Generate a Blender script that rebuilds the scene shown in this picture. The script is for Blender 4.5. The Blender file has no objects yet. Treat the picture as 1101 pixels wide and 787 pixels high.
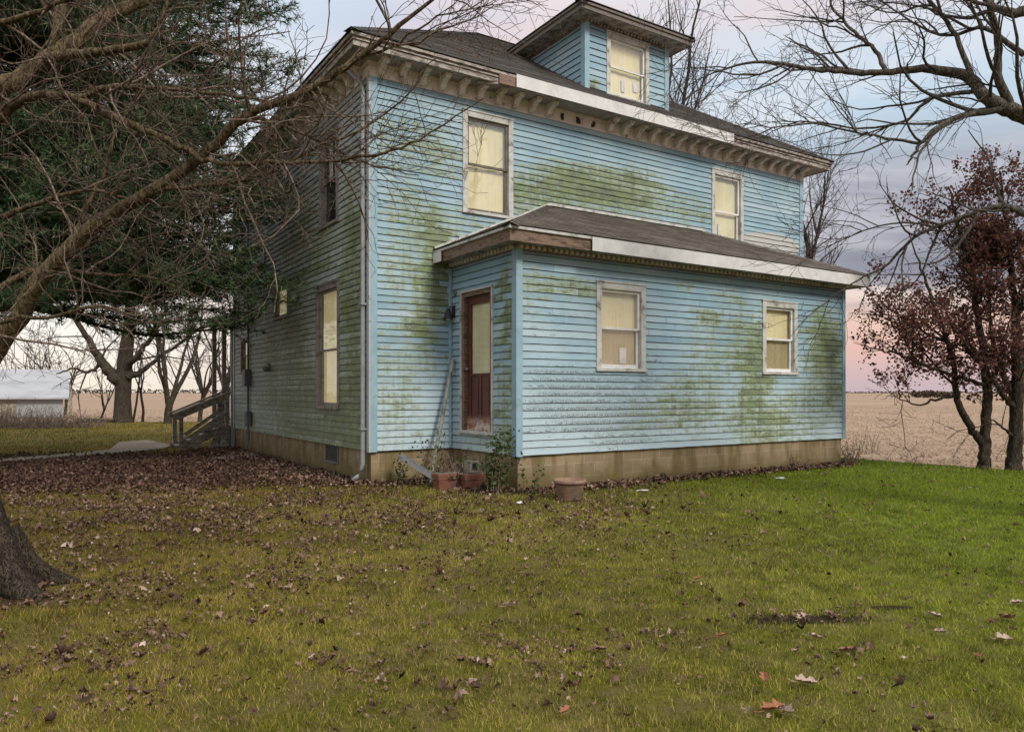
import bpy, math, random
import numpy as np
from mathutils import Vector, noise as mnoise
random.seed(7)
rng = np.random.default_rng(11)
R = math.radians
scene = bpy.context.scene
COL = scene.collection

# ------------------------------------------------------------------ helpers
F, CX, HZ, EYE = 805.0, 550.5, 422.0, 1.5
def at(px, py, d):
    """a point of the place, from a sight line and its distance (m)"""
    return Vector(((px-CX)/F*d, d, EYE+(HZ-py)/F*d))
def gnd(px, py, z=0.0):
    d = F*(EYE-z)/(py-HZ)
    return Vector(((px-CX)/F*d, d, z))

def tag(o, label=None, cat=None, group=None, kind=None):
    if label: o['label'] = label
    if cat: o['category'] = cat
    if group: o['group'] = group
    if kind: o['kind'] = kind
    return o
def empty(name, loc=(0,0,0), rz=0.0):
    o = bpy.data.objects.new(name, None); COL.objects.link(o)
    o.location = loc; o.rotation_euler = (0,0,rz); o.empty_display_size = .2
    return o

class MB:
    def __init__(s): s.v=[]; s.f=[]; s.uv=[]; s.col=[]
    def face(s, pts, uv=None, cols=None):
        b=len(s.v); s.v.extend([tuple(p) for p in pts]); s.f.append(tuple(range(b,b+len(pts))))
        s.uv.extend(uv if uv else [(p[0]+p[1], p[2]) for p in pts])
        s.col.extend(cols if cols else [(0,0,0,0)]*len(pts))
    def box(s, a0,a1,n0,n1,z0,z1, T=None):
        T = T or (lambda a,n,z:(a,n,z))
        P=[T(a,n,z) for z in (z0,z1) for n in (n0,n1) for a in (a0,a1)]
        u=lambda a,n,z:(a+n,z+n*.3)
        C=[u(a,n,z) for z in (z0,z1) for n in (n0,n1) for a in (a0,a1)]
        for q in ((0,1,3,2),(4,6,7,5),(0,4,5,1),(2,3,7,6),(0,2,6,4),(1,5,7,3)):
            s.face([P[i] for i in q],[C[i] for i in q])
    def prism(s, prof, a0, a1, T):
        """profile in (n,z), extruded along a"""
        k=len(prof)
        s.face([T(a0,n,z) for n,z in prof]); s.face([T(a1,n,z) for n,z in reversed(prof)])
        for i in range(k):
            j=(i+1)%k
            s.face([T(a0,*prof[i]),T(a0,*prof[j]),T(a1,*prof[j]),T(a1,*prof[i])])
    def beam(s, p, q, w, h, up=(0,0,1)):
        p=Vector(p); q=Vector(q); d=(q-p).normalized(); u=Vector(up)
        sx=d.cross(u).normalized()*w/2; sy=sx.cross(d).normalized()*h/2
        A=[p-sx-sy,p+sx-sy,p+sx+sy,p-sx+sy]; B=[x+(q-p) for x in A]; L=(q-p).length
        s.face(A[::-1]); s.face(B)
        for i in range(4):
            j=(i+1)%4
            s.face([A[i],A[j],B[j],B[i]],[(0,i*.1),(0,i*.1+.1),(L,i*.1+.1),(L,i*.1)])
    def tube(s, pts, rad, k=8, caps=True):
        pts=[Vector(p) for p in pts]; rings=[]
        if not hasattr(rad,'__len__'): rad=[rad]*len(pts)
        for i,p in enumerate(pts):
            t=(pts[min(i+1,len(pts)-1)]-pts[max(i-1,0)]).normalized()
            r=Vector((0,0,1)) if abs(t.z)<.9 else Vector((1,0,0))
            a=t.cross(r).normalized(); b=t.cross(a)
            rings.append([p+(a*math.cos(2*math.pi*j/k)+b*math.sin(2*math.pi*j/k))*rad[i] for j in range(k)])
        for i in range(len(pts)-1):
            for j in range(k):
                m=(j+1)%k; s.face([rings[i][j],rings[i][m],rings[i+1][m],rings[i+1][j]])
        if caps: s.face(rings[0][::-1]); s.face(rings[-1])
    def lathe(s, prof, c=(0,0,0), k=28):
        for i in range(len(prof)-1):
            (r0,z0),(r1,z1)=prof[i],prof[i+1]
            for j in range(k):
                t0=2*math.pi*j/k; t1=2*math.pi*(j+1)/k
                s.face([(c[0]+r0*math.cos(t0),c[1]+r0*math.sin(t0),c[2]+z0),(c[0]+r0*math.cos(t1),c[1]+r0*math.sin(t1),c[2]+z0),
                        (c[0]+r1*math.cos(t1),c[1]+r1*math.sin(t1),c[2]+z1),(c[0]+r1*math.cos(t0),c[1]+r1*math.sin(t0),c[2]+z1)])
    def build(s, name, mat, parent=None, smooth=False, bevel=0):
        me=bpy.data.meshes.new(name); me.from_pydata(s.v,[],s.f)
        ul=me.uv_layers.new(name='UVMap'); ul.data.foreach_set('uv',np.array(s.uv,dtype=np.float32).ravel())
        if any(c!=(0,0,0,0) for c in s.col):
            ca=me.color_attributes.new('stain','FLOAT_COLOR','POINT')
            ca.data.foreach_set('color',np.array(s.col,dtype=np.float32).ravel())
        if getattr(s,'tone',None):
            ta=me.attributes.new('tone','FLOAT','POINT'); ta.data.foreach_set('value',np.array(s.tone,dtype=np.float32))
        if smooth: me.polygons.foreach_set('use_smooth',[True]*len(me.polygons))
        me.materials.append(mat)
        o=bpy.data.objects.new(name,me); COL.objects.link(o)
        if smooth or bevel:
            import bmesh
            bm=bmesh.new(); bm.from_mesh(me); bmesh.ops.remove_doubles(bm,verts=bm.verts,dist=.0004)
            bmesh.ops.recalc_face_normals(bm,faces=bm.faces); bm.to_mesh(me); bm.free()
        if bevel:
            m=o.modifiers.new('Bevel','BEVEL'); m.width=bevel; m.segments=2; m.limit_method='ANGLE'; m.angle_limit=R(40)
        if parent: o.parent=parent
        return o

def np_mesh(name, V, tris=None, quads=None, mat=None, parent=None, smooth=False, tint=None, attr='tint'):
    """one mesh from numpy arrays; tint = one float per vertex"""
    me=bpy.data.meshes.new(name); V=np.asarray(V,dtype=np.float32)
    nt=0 if tris is None else len(tris); nq=0 if quads is None else len(quads)
    loops=np.concatenate([np.asarray(x).ravel() for x in (tris,quads) if x is not None and len(x)]).astype(np.int32)
    tot=np.concatenate([np.full(nt,3),np.full(nq,4)]).astype(np.int32); st=np.concatenate([[0],np.cumsum(tot)[:-1]]).astype(np.int32)
    me.vertices.add(len(V)); me.vertices.foreach_set('co',V.ravel())
    me.loops.add(len(loops)); me.loops.foreach_set('vertex_index',loops)
    me.polygons.add(len(tot)); me.polygons.foreach_set('loop_start',st)
    me.polygons.foreach_set('loop_total',tot)
    if smooth: me.polygons.foreach_set('use_smooth',np.ones(len(tot),dtype=bool))
    if tint is not None:
        a=me.attributes.new(attr,'FLOAT','POINT'); a.data.foreach_set('value',np.asarray(tint,dtype=np.float32))
    me.update(calc_edges=True)
    if mat: me.materials.append(mat)
    o=bpy.data.objects.new(name,me); COL.objects.link(o)
    if parent: o.parent=parent
    return o

# ------------------------------------------------------------------ node helpers
class G:
    def __init__(s, nt): s.nt=nt
    def n(s, typ, ins=None, **kw):
        nd=s.nt.nodes.new(typ)
        for k,v in kw.items(): setattr(nd,k,v)
        for k,v in (ins or {}).items():
            if isinstance(v,bpy.types.NodeSocket): s.nt.links.new(v,nd.inputs[k])
            else: nd.inputs[k].default_value=v
        return nd
    def math(s, op, a, b=0.0, c=None, clamp=False):
        ins={0:a,1:b}
        if c is not None: ins[2]=c
        return s.n('ShaderNodeMath',ins,operation=op,use_clamp=clamp).outputs[0]
    def mix(s, fac, a, b, blend='MIX'):
        nd=s.n('ShaderNodeMix',data_type='RGBA',blend_type=blend)
        for idx,v in ((0,fac),(6,a),(7,b)):
            if isinstance(v,bpy.types.NodeSocket): s.nt.links.new(v,nd.inputs[idx])
            else: nd.inputs[idx].default_value=(*v,1) if isinstance(v,tuple) and len(v)==3 else v
        return nd.outputs[2]
    def ramp(s, fac, stops):
        nd=s.n('ShaderNodeValToRGB',{0:fac}); cr=nd.color_ramp
        while len(cr.elements)>1: cr.elements.remove(cr.elements[-1])
        for i,(p,c) in enumerate(stops):
            e=cr.elements[0] if i==0 else cr.elements.new(p)
            e.position=p; e.color=(*c,1) if not isinstance(c,(int,float)) else (c,c,c,1)
        return nd.outputs[0]
    def noise(s, vec, scale, detail=5, rough=.55, dist=0.0, out=0):
        return s.n('ShaderNodeTexNoise',{'Vector':vec,'Scale':scale,'Detail':detail,'Roughness':rough,'Distortion':dist}).outputs[out]
    def map(s, vec, scale=(1,1,1), loc=(0,0,0), rot=(0,0,0)):
        return s.n('ShaderNodeMapping',{'Vector':vec,'Scale':scale,'Location':loc,'Rotation':rot}).outputs[0]
    def ss(s, x, lo, hi):
        return s.n('ShaderNodeMapRange',{0:x,1:lo,2:hi},interpolation_type='SMOOTHSTEP').outputs[0]
def new_mat(name):
    m=bpy.data.materials.new(name); m.use_nodes=True; m.node_tree.nodes.clear()
    g=G(m.node_tree); tc=g.n('ShaderNodeTexCoord')
    return m,g,tc
def finish(m,g,col,rough=.7,bump=None,bs=.3,bd=.01,spec=.3,metal=0.0,trans=0.0):
    b=g.n('ShaderNodeBsdfPrincipled',{'Base Color':col if isinstance(col,bpy.types.NodeSocket) else (*col,1),'Roughness':rough,'Specular IOR Level':spec,'Metallic':metal})
    if bump is not None:
        bp=g.n('ShaderNodeBump',{'Height':bump,'Strength':bs,'Distance':bd}); g.nt.links.new(bp.outputs[0],b.inputs['Normal'])
    sh=b.outputs[0]
    if trans:
        t=g.n('ShaderNodeBsdfTranslucent',{0:col if isinstance(col,bpy.types.NodeSocket) else (*col,1)})
        sh=g.n('ShaderNodeMixShader',{0:trans,1:sh,2:t.outputs[0]}).outputs[0]
    g.n('ShaderNodeOutputMaterial',{0:sh}); return m

M={}
# -- painted clapboard with algae.  stain = (algae, soot, bare wood, lap 0..1)
def siding_mat(name, base, fade, grime, chalk=0):
    m,g,tc=new_mat(name); ob=tc.outputs['Object']
    at_=g.n('ShaderNodeVertexColor',layer_name='stain'); sp=g.n('ShaderNodeSeparateColor',{0:at_.outputs[0]})
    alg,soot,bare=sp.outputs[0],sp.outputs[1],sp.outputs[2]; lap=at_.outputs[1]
    big=g.noise(ob,.9,4); mid=g.noise(g.map(ob,(1,1,3.0)),5.5,6,.65); fine=g.noise(ob,60,4,.7); streak=g.noise(g.map(ob,(9,9,.7)),1.6,5,.6)
    col=g.mix(g.ss(big,.35,.68),base,fade)
    tn=g.n('ShaderNodeAttribute',attribute_name='tone').outputs['Fac']
    col=g.mix(g.math('MULTIPLY',g.ss(tn,.2,2.2),.30),col,(.47,.53,.54)); col=g.mix(g.math('MULTIPLY',g.ss(tn,-.4,-2.2),.45),col,(base[0]*.62,base[1]*.66,base[2]*.70))
    col=g.mix(g.math('MULTIPLY',g.ss(streak,.5,.75),.35),col,(base[0]*1.35+.03,base[1]*1.22+.03,base[2]*1.15+.03))
    col=g.mix(g.math('MULTIPLY',g.ss(mid,.48,.8),grime),col,(.16,.17,.13))
    if chalk:                                  # low boards are bleached and chalky
        zz=g.n('ShaderNodeSeparateXYZ',{0:ob}).outputs[2]; lo=g.math('MULTIPLY',g.ss(g.math('ADD',zz,g.math('MULTIPLY',g.math('SUBTRACT',big,.5),2.2)),2.4,.7),.55)
        col=g.mix(lo,col,(.46,.545,.56))
    # lap shadow painted in as a dark line; board joints take it too
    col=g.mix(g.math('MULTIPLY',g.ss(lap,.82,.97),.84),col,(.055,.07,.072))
    # soot specks
    sk=g.math('ADD',soot,g.math('MULTIPLY',g.math('SUBTRACT',g.noise(g.map(ob,(1,1,2.2)),14,6,.75),.5),2.6))
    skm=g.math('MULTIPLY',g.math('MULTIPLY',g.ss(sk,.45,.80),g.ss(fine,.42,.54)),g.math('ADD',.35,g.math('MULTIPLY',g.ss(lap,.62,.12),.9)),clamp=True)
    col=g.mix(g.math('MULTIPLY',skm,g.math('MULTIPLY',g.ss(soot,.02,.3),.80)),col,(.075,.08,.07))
    # algae
    a=g.math('ADD',alg,g.math('MULTIPLY',g.math('SUBTRACT',mid,.5),1.7))
    a=g.math('ADD',a,g.math('MULTIPLY',g.math('SUBTRACT',lap,.5),-.38))
    a=g.math('ADD',a,g.math('MULTIPLY',g.math('SUBTRACT',g.noise(g.map(ob,(1,1,1.6)),22,5,.7),.5),.9))
    a=g.math('ADD',a,g.math('MULTIPLY',g.math('SUBTRACT',streak,.5),1.1))
    has=g.ss(alg,.02,.22)
    film=g.math('MULTIPLY',g.math('MULTIPLY',g.ss(a,.14,.62),has),.70)
    col=g.mix(film,col,(.215,.250,.135))
    thick=g.math('MULTIPLY',g.math('MULTIPLY',g.ss(a,.52,.92),has),g.math('ADD',.30,g.math('MULTIPLY',g.ss(fine,.40,.56),.62)))
    tcol=g.mix(g.ss(g.noise(ob,4,4),.4,.65),(.108,.138,.028),(.055,.063,.028))
    col=g.mix(thick,col,tcol)
    # bare boards
    pb=g.math('ADD',bare,g.math('MULTIPLY',g.math('SUBTRACT',g.noise(g.map(ob,(2.5,2.5,1)),2.6,5,.6),.5),.8))
    bm=g.math('MULTIPLY',g.ss(pb,.46,.52),g.ss(bare,.05,.3))
    col=g.mix(bm,col,g.mix(g.noise(g.map(ob,(1,1,14)),6,5,.7),(.46,.46,.43),(.30,.30,.27)))
    bump=g.math('ADD',g.math('MULTIPLY',g.noise(g.map(ob,(1,1,9)),18,4,.6),.5),g.math('MULTIPLY',thick,.6))
    return finish(m,g,col,.62,bump,.22,.006,.28)
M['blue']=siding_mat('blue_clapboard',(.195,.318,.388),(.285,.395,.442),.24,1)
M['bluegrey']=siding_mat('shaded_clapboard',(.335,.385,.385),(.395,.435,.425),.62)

def paint(name, c, c2, wood=None, amount=.3, rough=.6, sc=6, stretch=(1,1,1)):
    m,g,tc=new_mat(name); ob=tc.outputs['Object']
    n1=g.noise(g.map(ob,stretch),sc,6,.65); n2=g.noise(g.map(ob,stretch),sc*7,5,.7)
    col=g.mix(g.ss(n1,.3,.7),c,c2)
    if wood:
        k=g.ss(g.math('ADD',n1,g.math('MULTIPLY',g.math('SUBTRACT',n2,.5),.5)),.72-amount*.5,.80-amount*.5)
        col=g.mix(k,col,wood)
    col=g.mix(g.math('MULTIPLY',g.ss(g.noise(ob,2.0,5,.7),.5,.75),.35),col,(.12,.11,.09))
    return finish(m,g,col,rough,n2,.25,.004,.3)
M['trim']=paint('weathered_trim_paint',(.50,.50,.47),(.36,.36,.33),(.20,.17,.14),.30)
M['frieze']=paint('cream_frieze_paint',(.66,.60,.56),(.55,.49,.455),(.16,.12,.09),.2)
M['oldfascia']=paint('grey_old_fascia',(.36,.33,.29),(.24,.21,.18),(.13,.10,.08),.45,stretch=(1,1,4))
M['bracket']=paint('old_bracket_paint',(.62,.57,.50),(.46,.41,.36),(.16,.13,.1),.25)
M['soffitpaint']=paint('shadowed_soffit_paint',(.33,.295,.26),(.24,.21,.185),(.12,.1,.08),.25)  # eave shadow put into the darker soffit colour
M['darkfascia']=paint('dark_weathered_fascia',(.17,.145,.125),(.10,.085,.072),(.26,.23,.2),.25,stretch=(1,1,4))
M['sidetrim']=paint('brownish_side_trim',(.25,.22,.20),(.17,.15,.135),(.10,.085,.07),.35)
M['white']=paint('new_white_board',(.60,.595,.575),(.50,.495,.475))
M['sash_white']=paint('white_sash',(.68,.68,.66),(.56,.56,.54),(.30,.26,.2),.12)
M['dark_sash']=paint('dark_sash',(.15,.13,.11),(.08,.07,.055),(.28,.25,.22),.25)
M['brownwood']=paint('bare_brown_wood',(.155,.100,.068),(.22,.155,.108),(.07,.046,.032),.45,stretch=(1,1,5),sc=5)
M['bluetrim']=paint('blue_corner_paint',(.21,.33,.395),(.26,.38,.43),(.14,.17,.15),.15)
M['greytrim']=paint('grey_corner_paint',(.30,.34,.36),(.36,.39,.40),(.12,.12,.11),.25)
M['greywood']=paint('grey_porch_wood',(.33,.295,.235),(.22,.195,.155),(.11,.095,.07),.4,stretch=(1,1,3))
M['metal']=paint('galvanised_metal',(.25,.26,.27),(.17,.18,.185),None,.2,.42)
M['dull']=paint('dull_pole_metal',(.27,.28,.25),(.15,.16,.13),(.10,.10,.08),.35)
M['black']=paint('black_paint',(.02,.02,.02),(.035,.033,.03))
M['greybox']=paint('grey_box_paint',(.16,.17,.17),(.10,.11,.11))
M['terra']=paint('terracotta',(.185,.075,.045),(.13,.056,.036),(.08,.055,.04),.35,.8)
M['terra_pale']=paint('pale_terracotta',(.25,.150,.100),(.18,.105,.072),(.13,.11,.075),.4,.8)
M['paper']=paint('paper_litter',(.7,.7,.7),(.55,.55,.56))
M['stone']=paint('rubble_stone',(.20,.18,.15),(.11,.10,.085))

def door_mat():
    m,g,tc=new_mat('peeling_red_door'); ob=tc.outputs['Object']; z=g.n('ShaderNodeSeparateXYZ',{0:ob}).outputs[2]
    n=g.noise(ob,9,6,.7); col=g.mix(g.ss(g.noise(ob,3,5,.6),.35,.7),(.105,.030,.016),(.055,.018,.013))
    low=g.ss(g.math('ADD',z,g.math('MULTIPLY',g.math('SUBTRACT',n,.5),.5)),1.16,.98)
    col=g.mix(g.math('MULTIPLY',low,.9),col,g.mix(g.ss(n,.40,.58),(.25,.085,.035),(.52,.46,.40)))
    return finish(m,g,col,.45,n,.2,.004,.4)
M['door']=door_mat()

def shingles(name,c1,c2,c3,moss):
    m,g,tc=new_mat(name); uv=tc.outputs['UV']; ob=tc.outputs['Object']
    br=g.n('ShaderNodeTexBrick',{'Vector':uv,'Color1':(*c1,1),'Color2':(*c2,1),'Mortar':(.02,.018,.016,1),'Scale':1.0,'Mortar Size':.006,'Bias':0.0,'Brick Width':.30,'Row Height':.14})
    n=g.noise(ob,1.3,5,.6); f=g.noise(ob,90,3,.7)
    col=g.mix(g.ss(n,.4,.7),br.outputs[0],c3); col=g.mix(.75,col,br.outputs[0])
    col=g.mix(g.math('MULTIPLY',g.ss(g.noise(g.map(uv,(3,1.2,1)),2,5,.7),.45,.7),.55),col,moss)
    col=g.mix(g.ss(f,.35,.7),g.mix(.4,col,(.03,.03,.03)),col)
    return finish(m,g,col,.9,g.math('ADD',f,br.outputs[1]),.4,.006,.15)
M['roof']=shingles('grey_shingles',(.095,.088,.082),(.150,.138,.128),(.18,.165,.15),(.085,.070,.058))
M['roof2']=shingles('brown_shingles',(.110,.093,.078),(.200,.170,.142),(.24,.205,.16),(.075,.062,.04))

def block_mat():
    m,g,tc=new_mat('stained_concrete_block'); uv=tc.outputs['UV']; ob=tc.outputs['Object']
    br=g.n('ShaderNodeTexBrick',{'Vector':uv,'Color1':(.31,.235,.145,1),'Color2':(.25,.19,.12,1),'Mortar':(.37,.30,.21,1),'Scale':1.0,'Mortar Size':.007,'Mortar Smooth':.3,'Brick Width':.405,'Row Height':.202})
    z=g.n('ShaderNodeSeparateXYZ',{0:ob}).outputs[2]; n=g.noise(ob,2.2,6,.65); st=g.noise(g.map(ob,(3,3,.5)),1.5,5,.6); f=g.noise(ob,40,4,.7)
    col=br.outputs[0]
    low=g.ss(g.math('ADD',z,g.math('MULTIPLY',g.math('SUBTRACT',n,.5),1.0)),.55,-.02)
    col=g.mix(g.math('MULTIPLY',low,.88),col,(.115,.092,.034))
    col=g.mix(g.math('MULTIPLY',g.ss(st,.46,.62),.70),col,(.13,.095,.038))
    col=g.mix(g.math('MULTIPLY',g.ss(g.math('ADD',n,f),1.05,1.3),.6),col,(.10,.10,.03))
    low2=g.ss(g.math('ADD',z,g.math('MULTIPLY',g.math('SUBTRACT',f,.5),.25)),.16,-.02)
    col=g.mix(g.math('MULTIPLY',low2,.6),col,(.05,.042,.025))
    return finish(m,g,col,.9,g.math('ADD',f,g.math('MULTIPLY',br.outputs[1],-1.5)),.35,.006,.15)
M['block']=block_mat()

def glass_mat():
    m,g,tc=new_mat('window_glass'); ob=tc.outputs['Object']
    lw=g.n('ShaderNodeLayerWeight',{'Blend':.5}); fac=g.math('ADD',g.math('MULTIPLY',g.math('POWER',lw.outputs['Facing'],5.0),.25),.16,clamp=True)
    bp=g.n('ShaderNodeBump',{'Height':g.noise(ob,2.2,2),'Strength':.12,'Distance':.03})
    gl=g.n('ShaderNodeBsdfGlossy',{'Color':(.9,.93,.95,1),'Roughness':.015}); g.nt.links.new(bp.outputs[0],gl.inputs['Normal'])
    tr=g.n('ShaderNodeBsdfTransparent',{0:(.96,.96,.93,1)})
    mx=g.n('ShaderNodeMixShader',{0:fac,1:tr.outputs[0],2:gl.outputs[0]})
    df=g.n('ShaderNodeBsdfDiffuse',{0:(.35,.33,.27,1)})
    dirt=g.math('MULTIPLY',g.ss(g.noise(ob,5,5,.7),.5,.8),.16)
    g.n('ShaderNodeOutputMaterial',{0:g.n('ShaderNodeMixShader',{0:dirt,1:mx.outputs[0],2:df.outputs[0]}).outputs[0]}); return m
M['glass']=glass_mat()
def blind_mat(name,c,c2,glow=0.0):
    m,g,tc=new_mat(name); ob=tc.outputs['Object']
    col=g.mix(g.ss(g.noise(g.map(ob,(1,1,.5)),2.2,5,.6),.35,.7),c,c2)
    col=g.mix(g.math('MULTIPLY',g.ss(g.noise(g.map(ob,(7,7,.4)),2,3),.5,.7),.25),col,tuple(x*.75 for x in c2))
    ff=g.noise(g.map(ob,(11,11,.25)),2.2,3,.5); col=g.mix(g.math('MULTIPLY',g.ss(ff,.42,.62),.14),col,tuple(x*.62 for x in c2))
    finish(m,g,col,.8,None,spec=.1)
    if glow:                                                       # shade emits its own light, standing in for daylight from rooms behind
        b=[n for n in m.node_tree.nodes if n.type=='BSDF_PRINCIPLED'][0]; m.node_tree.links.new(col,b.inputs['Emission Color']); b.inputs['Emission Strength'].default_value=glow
    return m
M['blind']=blind_mat('cream_window_shade',(.80,.73,.48),(.72,.64,.40))
M['darkroom']=blind_mat('dark_room_behind_glass',(.035,.033,.03),(.02,.019,.017))
M['blind_side']=blind_mat('glowing_side_shade',(.78,.69,.40),(.70,.60,.33),.30)
M['blind_lower']=blind_mat('brownish_lower_curtain',(.46,.40,.25),(.38,.32,.19))
M['blind_grey']=blind_mat('greyish_window_shade',(.74,.68,.44),(.62,.56,.36))

def bark(name,c1,c2,moss,mossamt=.4,sc=1.0):
    m,g,tc=new_mat(name); ob=tc.outputs['Object']
    r=g.noise(g.map(ob,(14*sc,14*sc,3*sc)),1.6,6,.7); n=g.noise(ob,2.5,4,.6)
    col=g.mix(g.ss(r,.35,.65),c1,c2); col=g.mix(g.math('MULTIPLY',g.ss(n,.4,.65),mossamt),col,moss)
    r2=g.noise(g.map(ob,(40*sc,40*sc,9*sc)),1.5,5,.7); col=g.mix(g.ss(r2,.56,.40),col,(c1[0]*.6,c1[1]*.6,c1[2]*.6))
    return finish(m,g,col,.9,g.math('ADD',r,g.math('MULTIPLY',r2,.5)),.9,.03,.1)
M['bark']=bark('grey_brown_bark',(.030,.023,.017),(.100,.080,.060),(.085,.080,.045))
M['bark_olive']=bark('mossy_bark',(.060,.042,.026),(.185,.135,.082),(.165,.138,.062),.5)
M['bark_trunk']=bark('ridged_trunk_bark',(.018,.013,.010),(.105,.080,.058),(.075,.066,.040),.35,1.7)
M['twig']=bark('bare_twigs',(.13,.090,.066),(.30,.225,.175),(.22,.185,.13),.25)
M['bark_grey']=bark('pale_grey_bark',(.055,.046,.037),(.175,.150,.120),(.15,.14,.10),.4)
M['twig_red']=bark('reddish_twigs',(.045,.028,.024),(.11,.070,.058),(.09,.06,.05),.2)
M['twig_grey']=bark('grey_twigs',(.065,.054,.046),(.150,.128,.108),(.11,.10,.085),.2)
M['bark_dark']=bark('dark_bark',(.016,.012,.010),(.055,.043,.034),(.05,.045,.03),.3)

def tinted(name, stops, rough=.75, trans=.25, place=False):
    m,g,tc=new_mat(name); a=g.n('ShaderNodeAttribute',attribute_name='tint')
    f=a.outputs['Fac']
    col=g.ramp(f,stops)
    if place:
        xx=g.n('ShaderNodeSeparateXYZ',{0:tc.outputs['Object']}).outputs[0]
        col=g.mix(g.ss(xx,-.6,5.5),col,g.mix(1.0,col,(.88,1.22,.62),'MULTIPLY')); col=g.mix(g.ss(xx,-.3,-4.0),col,g.mix(1.0,col,(.92,.74,.80),'MULTIPLY'))  # greener to the right; shade on the left painted as a browner tint
    return finish(m,g,col,rough,None,spec=.2,trans=trans)
M['needles']=tinted('pine_needles',[(0,(.016,.030,.013)),(.5,(.052,.090,.036)),(1,(.12,.17,.072))],.6,.15)
M['redleaf']=tinted('dark_red_leaves',[(0,(.055,.026,.022)),(.5,(.135,.058,.044)),(.85,(.22,.10,.068)),(1,(.30,.16,.09))],.7,.3)
M['grass']=tinted('grass_blades',[(0,(.072,.072,.007)),(.35,(.200,.196,.017)),(.62,(.275,.275,.028)),(.78,(.39,.31,.075)),(1,(.62,.48,.18))],.75,.3,True)
M['greengrass']=M['grass']
M['dead']=tinted('fallen_leaves',[(0,(.035,.020,.014)),(.3,(.105,.060,.040)),(.6,(.20,.125,.088)),(.85,(.32,.225,.165)),(1,(.48,.38,.30))],.8,.1)
M['leafgreen']=tinted('weed_leaves',[(0,(.025,.045,.012)),(.6,(.06,.10,.022)),(1,(.13,.17,.05))],.6,.3)
M['stubble']=tinted('corn_stubble',[(0,(.13,.09,.06)),(.6,(.27,.19,.125)),(1,(.44,.34,.24))],.9,.1)
M['brush']=tinted('dry_brush',[(0,(.05,.035,.024)),(.6,(.12,.09,.06)),(1,(.20,.16,.11))],.9,.1)
M['orange']=paint('orange_oak_leaf',(.25,.10,.045),(.16,.065,.035),None,rough=.7)
M['paleleaf']=paint('pale_oak_leaf',(.36,.27,.215),(.24,.17,.13),None,rough=.8)
M['brownleaf']=paint('brown_oak_leaf',(.20,.11,.07),(.12,.065,.045),None,rough=.8)

# ------------------------------------------------------------------ camera, light, sky
cam=bpy.data.cameras.new('camera'); co=bpy.data.objects.new('camera',cam); COL.objects.link(co)
co.location=(0,0,EYE); co.rotation_euler=(R(90),0,0)
cam.sensor_width=36; cam.sensor_fit='HORIZONTAL'; cam.lens=F/1101*36; cam.shift_y=(HZ-393.5)/1101; cam.clip_end=12000; cam.clip_start=.05
scene.camera=co
SUN_EL, SUN_AZ = R(38), (.62,-.78)
sd=Vector((SUN_AZ[0]*math.cos(SUN_EL),SUN_AZ[1]*math.cos(SUN_EL),math.sin(SUN_EL))).normalized()
sl=bpy.data.lights.new('sun','SUN'); sl.energy=3.0; sl.angle=R(14); sl.color=(1,.93,.84)
so=bpy.data.objects.new('sun',sl); COL.objects.link(so); so.rotation_euler=(-sd).to_track_quat('-Z','Y').to_euler(); so.location=(12,-12,16)

w=bpy.data.worlds.new('World'); scene.world=w; w.use_nodes=True; nt=w.node_tree; nt.nodes.clear(); g=G(nt)
sky=g.n('ShaderNodeTexSky',sky_type='NISHITA'); sky.sun_disc=False; sky.sun_elevation=SUN_EL
sky.sun_rotation=math.atan2(sd.x,sd.y)
dirv=g.n('ShaderNodeTexCoord').outputs['Generated']; xyz=g.n('ShaderNodeSeparateXYZ',{0:dirv}); X,Y,Z=xyz.outputs
zc=g.math('MAXIMUM',Z,.0); den=g.math('ADD',zc,.14)
cv=g.n('ShaderNodeCombineXYZ',{0:g.math('DIVIDE',X,den),1:g.math('DIVIDE',Y,den),2:0.0}).outputs[0]
base=g.ramp(zc,[(0,(.52,.42,.46)),(.025,(.60,.42,.43)),(.055,(.74,.45,.38)),(.11,(.82,.58,.45)),(.17,(.66,.61,.62)),(.28,(.56,.67,.75)),(.42,(.47,.61,.76)),(.6,(.70,.74,.82)),(1,(.9,.9,.92))])
leftw=g.ss(X,-.12,-.5); base=g.mix(g.math('MULTIPLY',leftw,.92),base,g.ramp(zc,[(0,(.90,.80,.66)),(.06,(.92,.87,.80)),(.3,(.86,.86,.88)),(1,(.9,.9,.92))]))
n1=g.noise(g.map(cv,(.55,.9,1),(3.1,.7,0)),1.2,7,.58,.3); n2=g.noise(g.map(cv,(.5,1.4,1),(7.3,2.1,0)),1.0,6,.55,.2)
grey=g.math('MULTIPLY',g.ss(n1,.36,.47),g.math('MULTIPLY',g.ss(X,.22,.42),g.math('MULTIPLY',g.ss(zc,.08,.14),g.ss(zc,.34,.22))))
base=g.mix(g.math('MULTIPLY',g.math('MULTIPLY',g.ss(n1,.50,.40),g.ss(zc,.05,.2)),.55),base,(.80,.80,.82))
base=g.mix(g.math('MULTIPLY',grey,.9),base,g.mix(g.ss(n2,.4,.6),(.19,.195,.25),(.36,.34,.39)))
soft=g.math('MULTIPLY',g.ss(n2,.46,.66),.5); base=g.mix(g.math('MULTIPLY',soft,g.ss(zc,.1,.25)),base,(.78,.78,.80))
pink=g.math('MULTIPLY',g.ss(n2,.40,.60),g.ss(zc,.36,.44)); pink=g.math('MULTIPLY',pink,g.math('MULTIPLY',g.ss(zc,.62,.5),g.ss(X,-.28,-.05)))
base=g.mix(g.math('MULTIPLY',pink,.75),base,(.86,.60,.55))
gain=g.n('ShaderNodeMapRange',{0:zc,1:.44,2:.85,3:1.20,4:2.2}).outputs[0]
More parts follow.
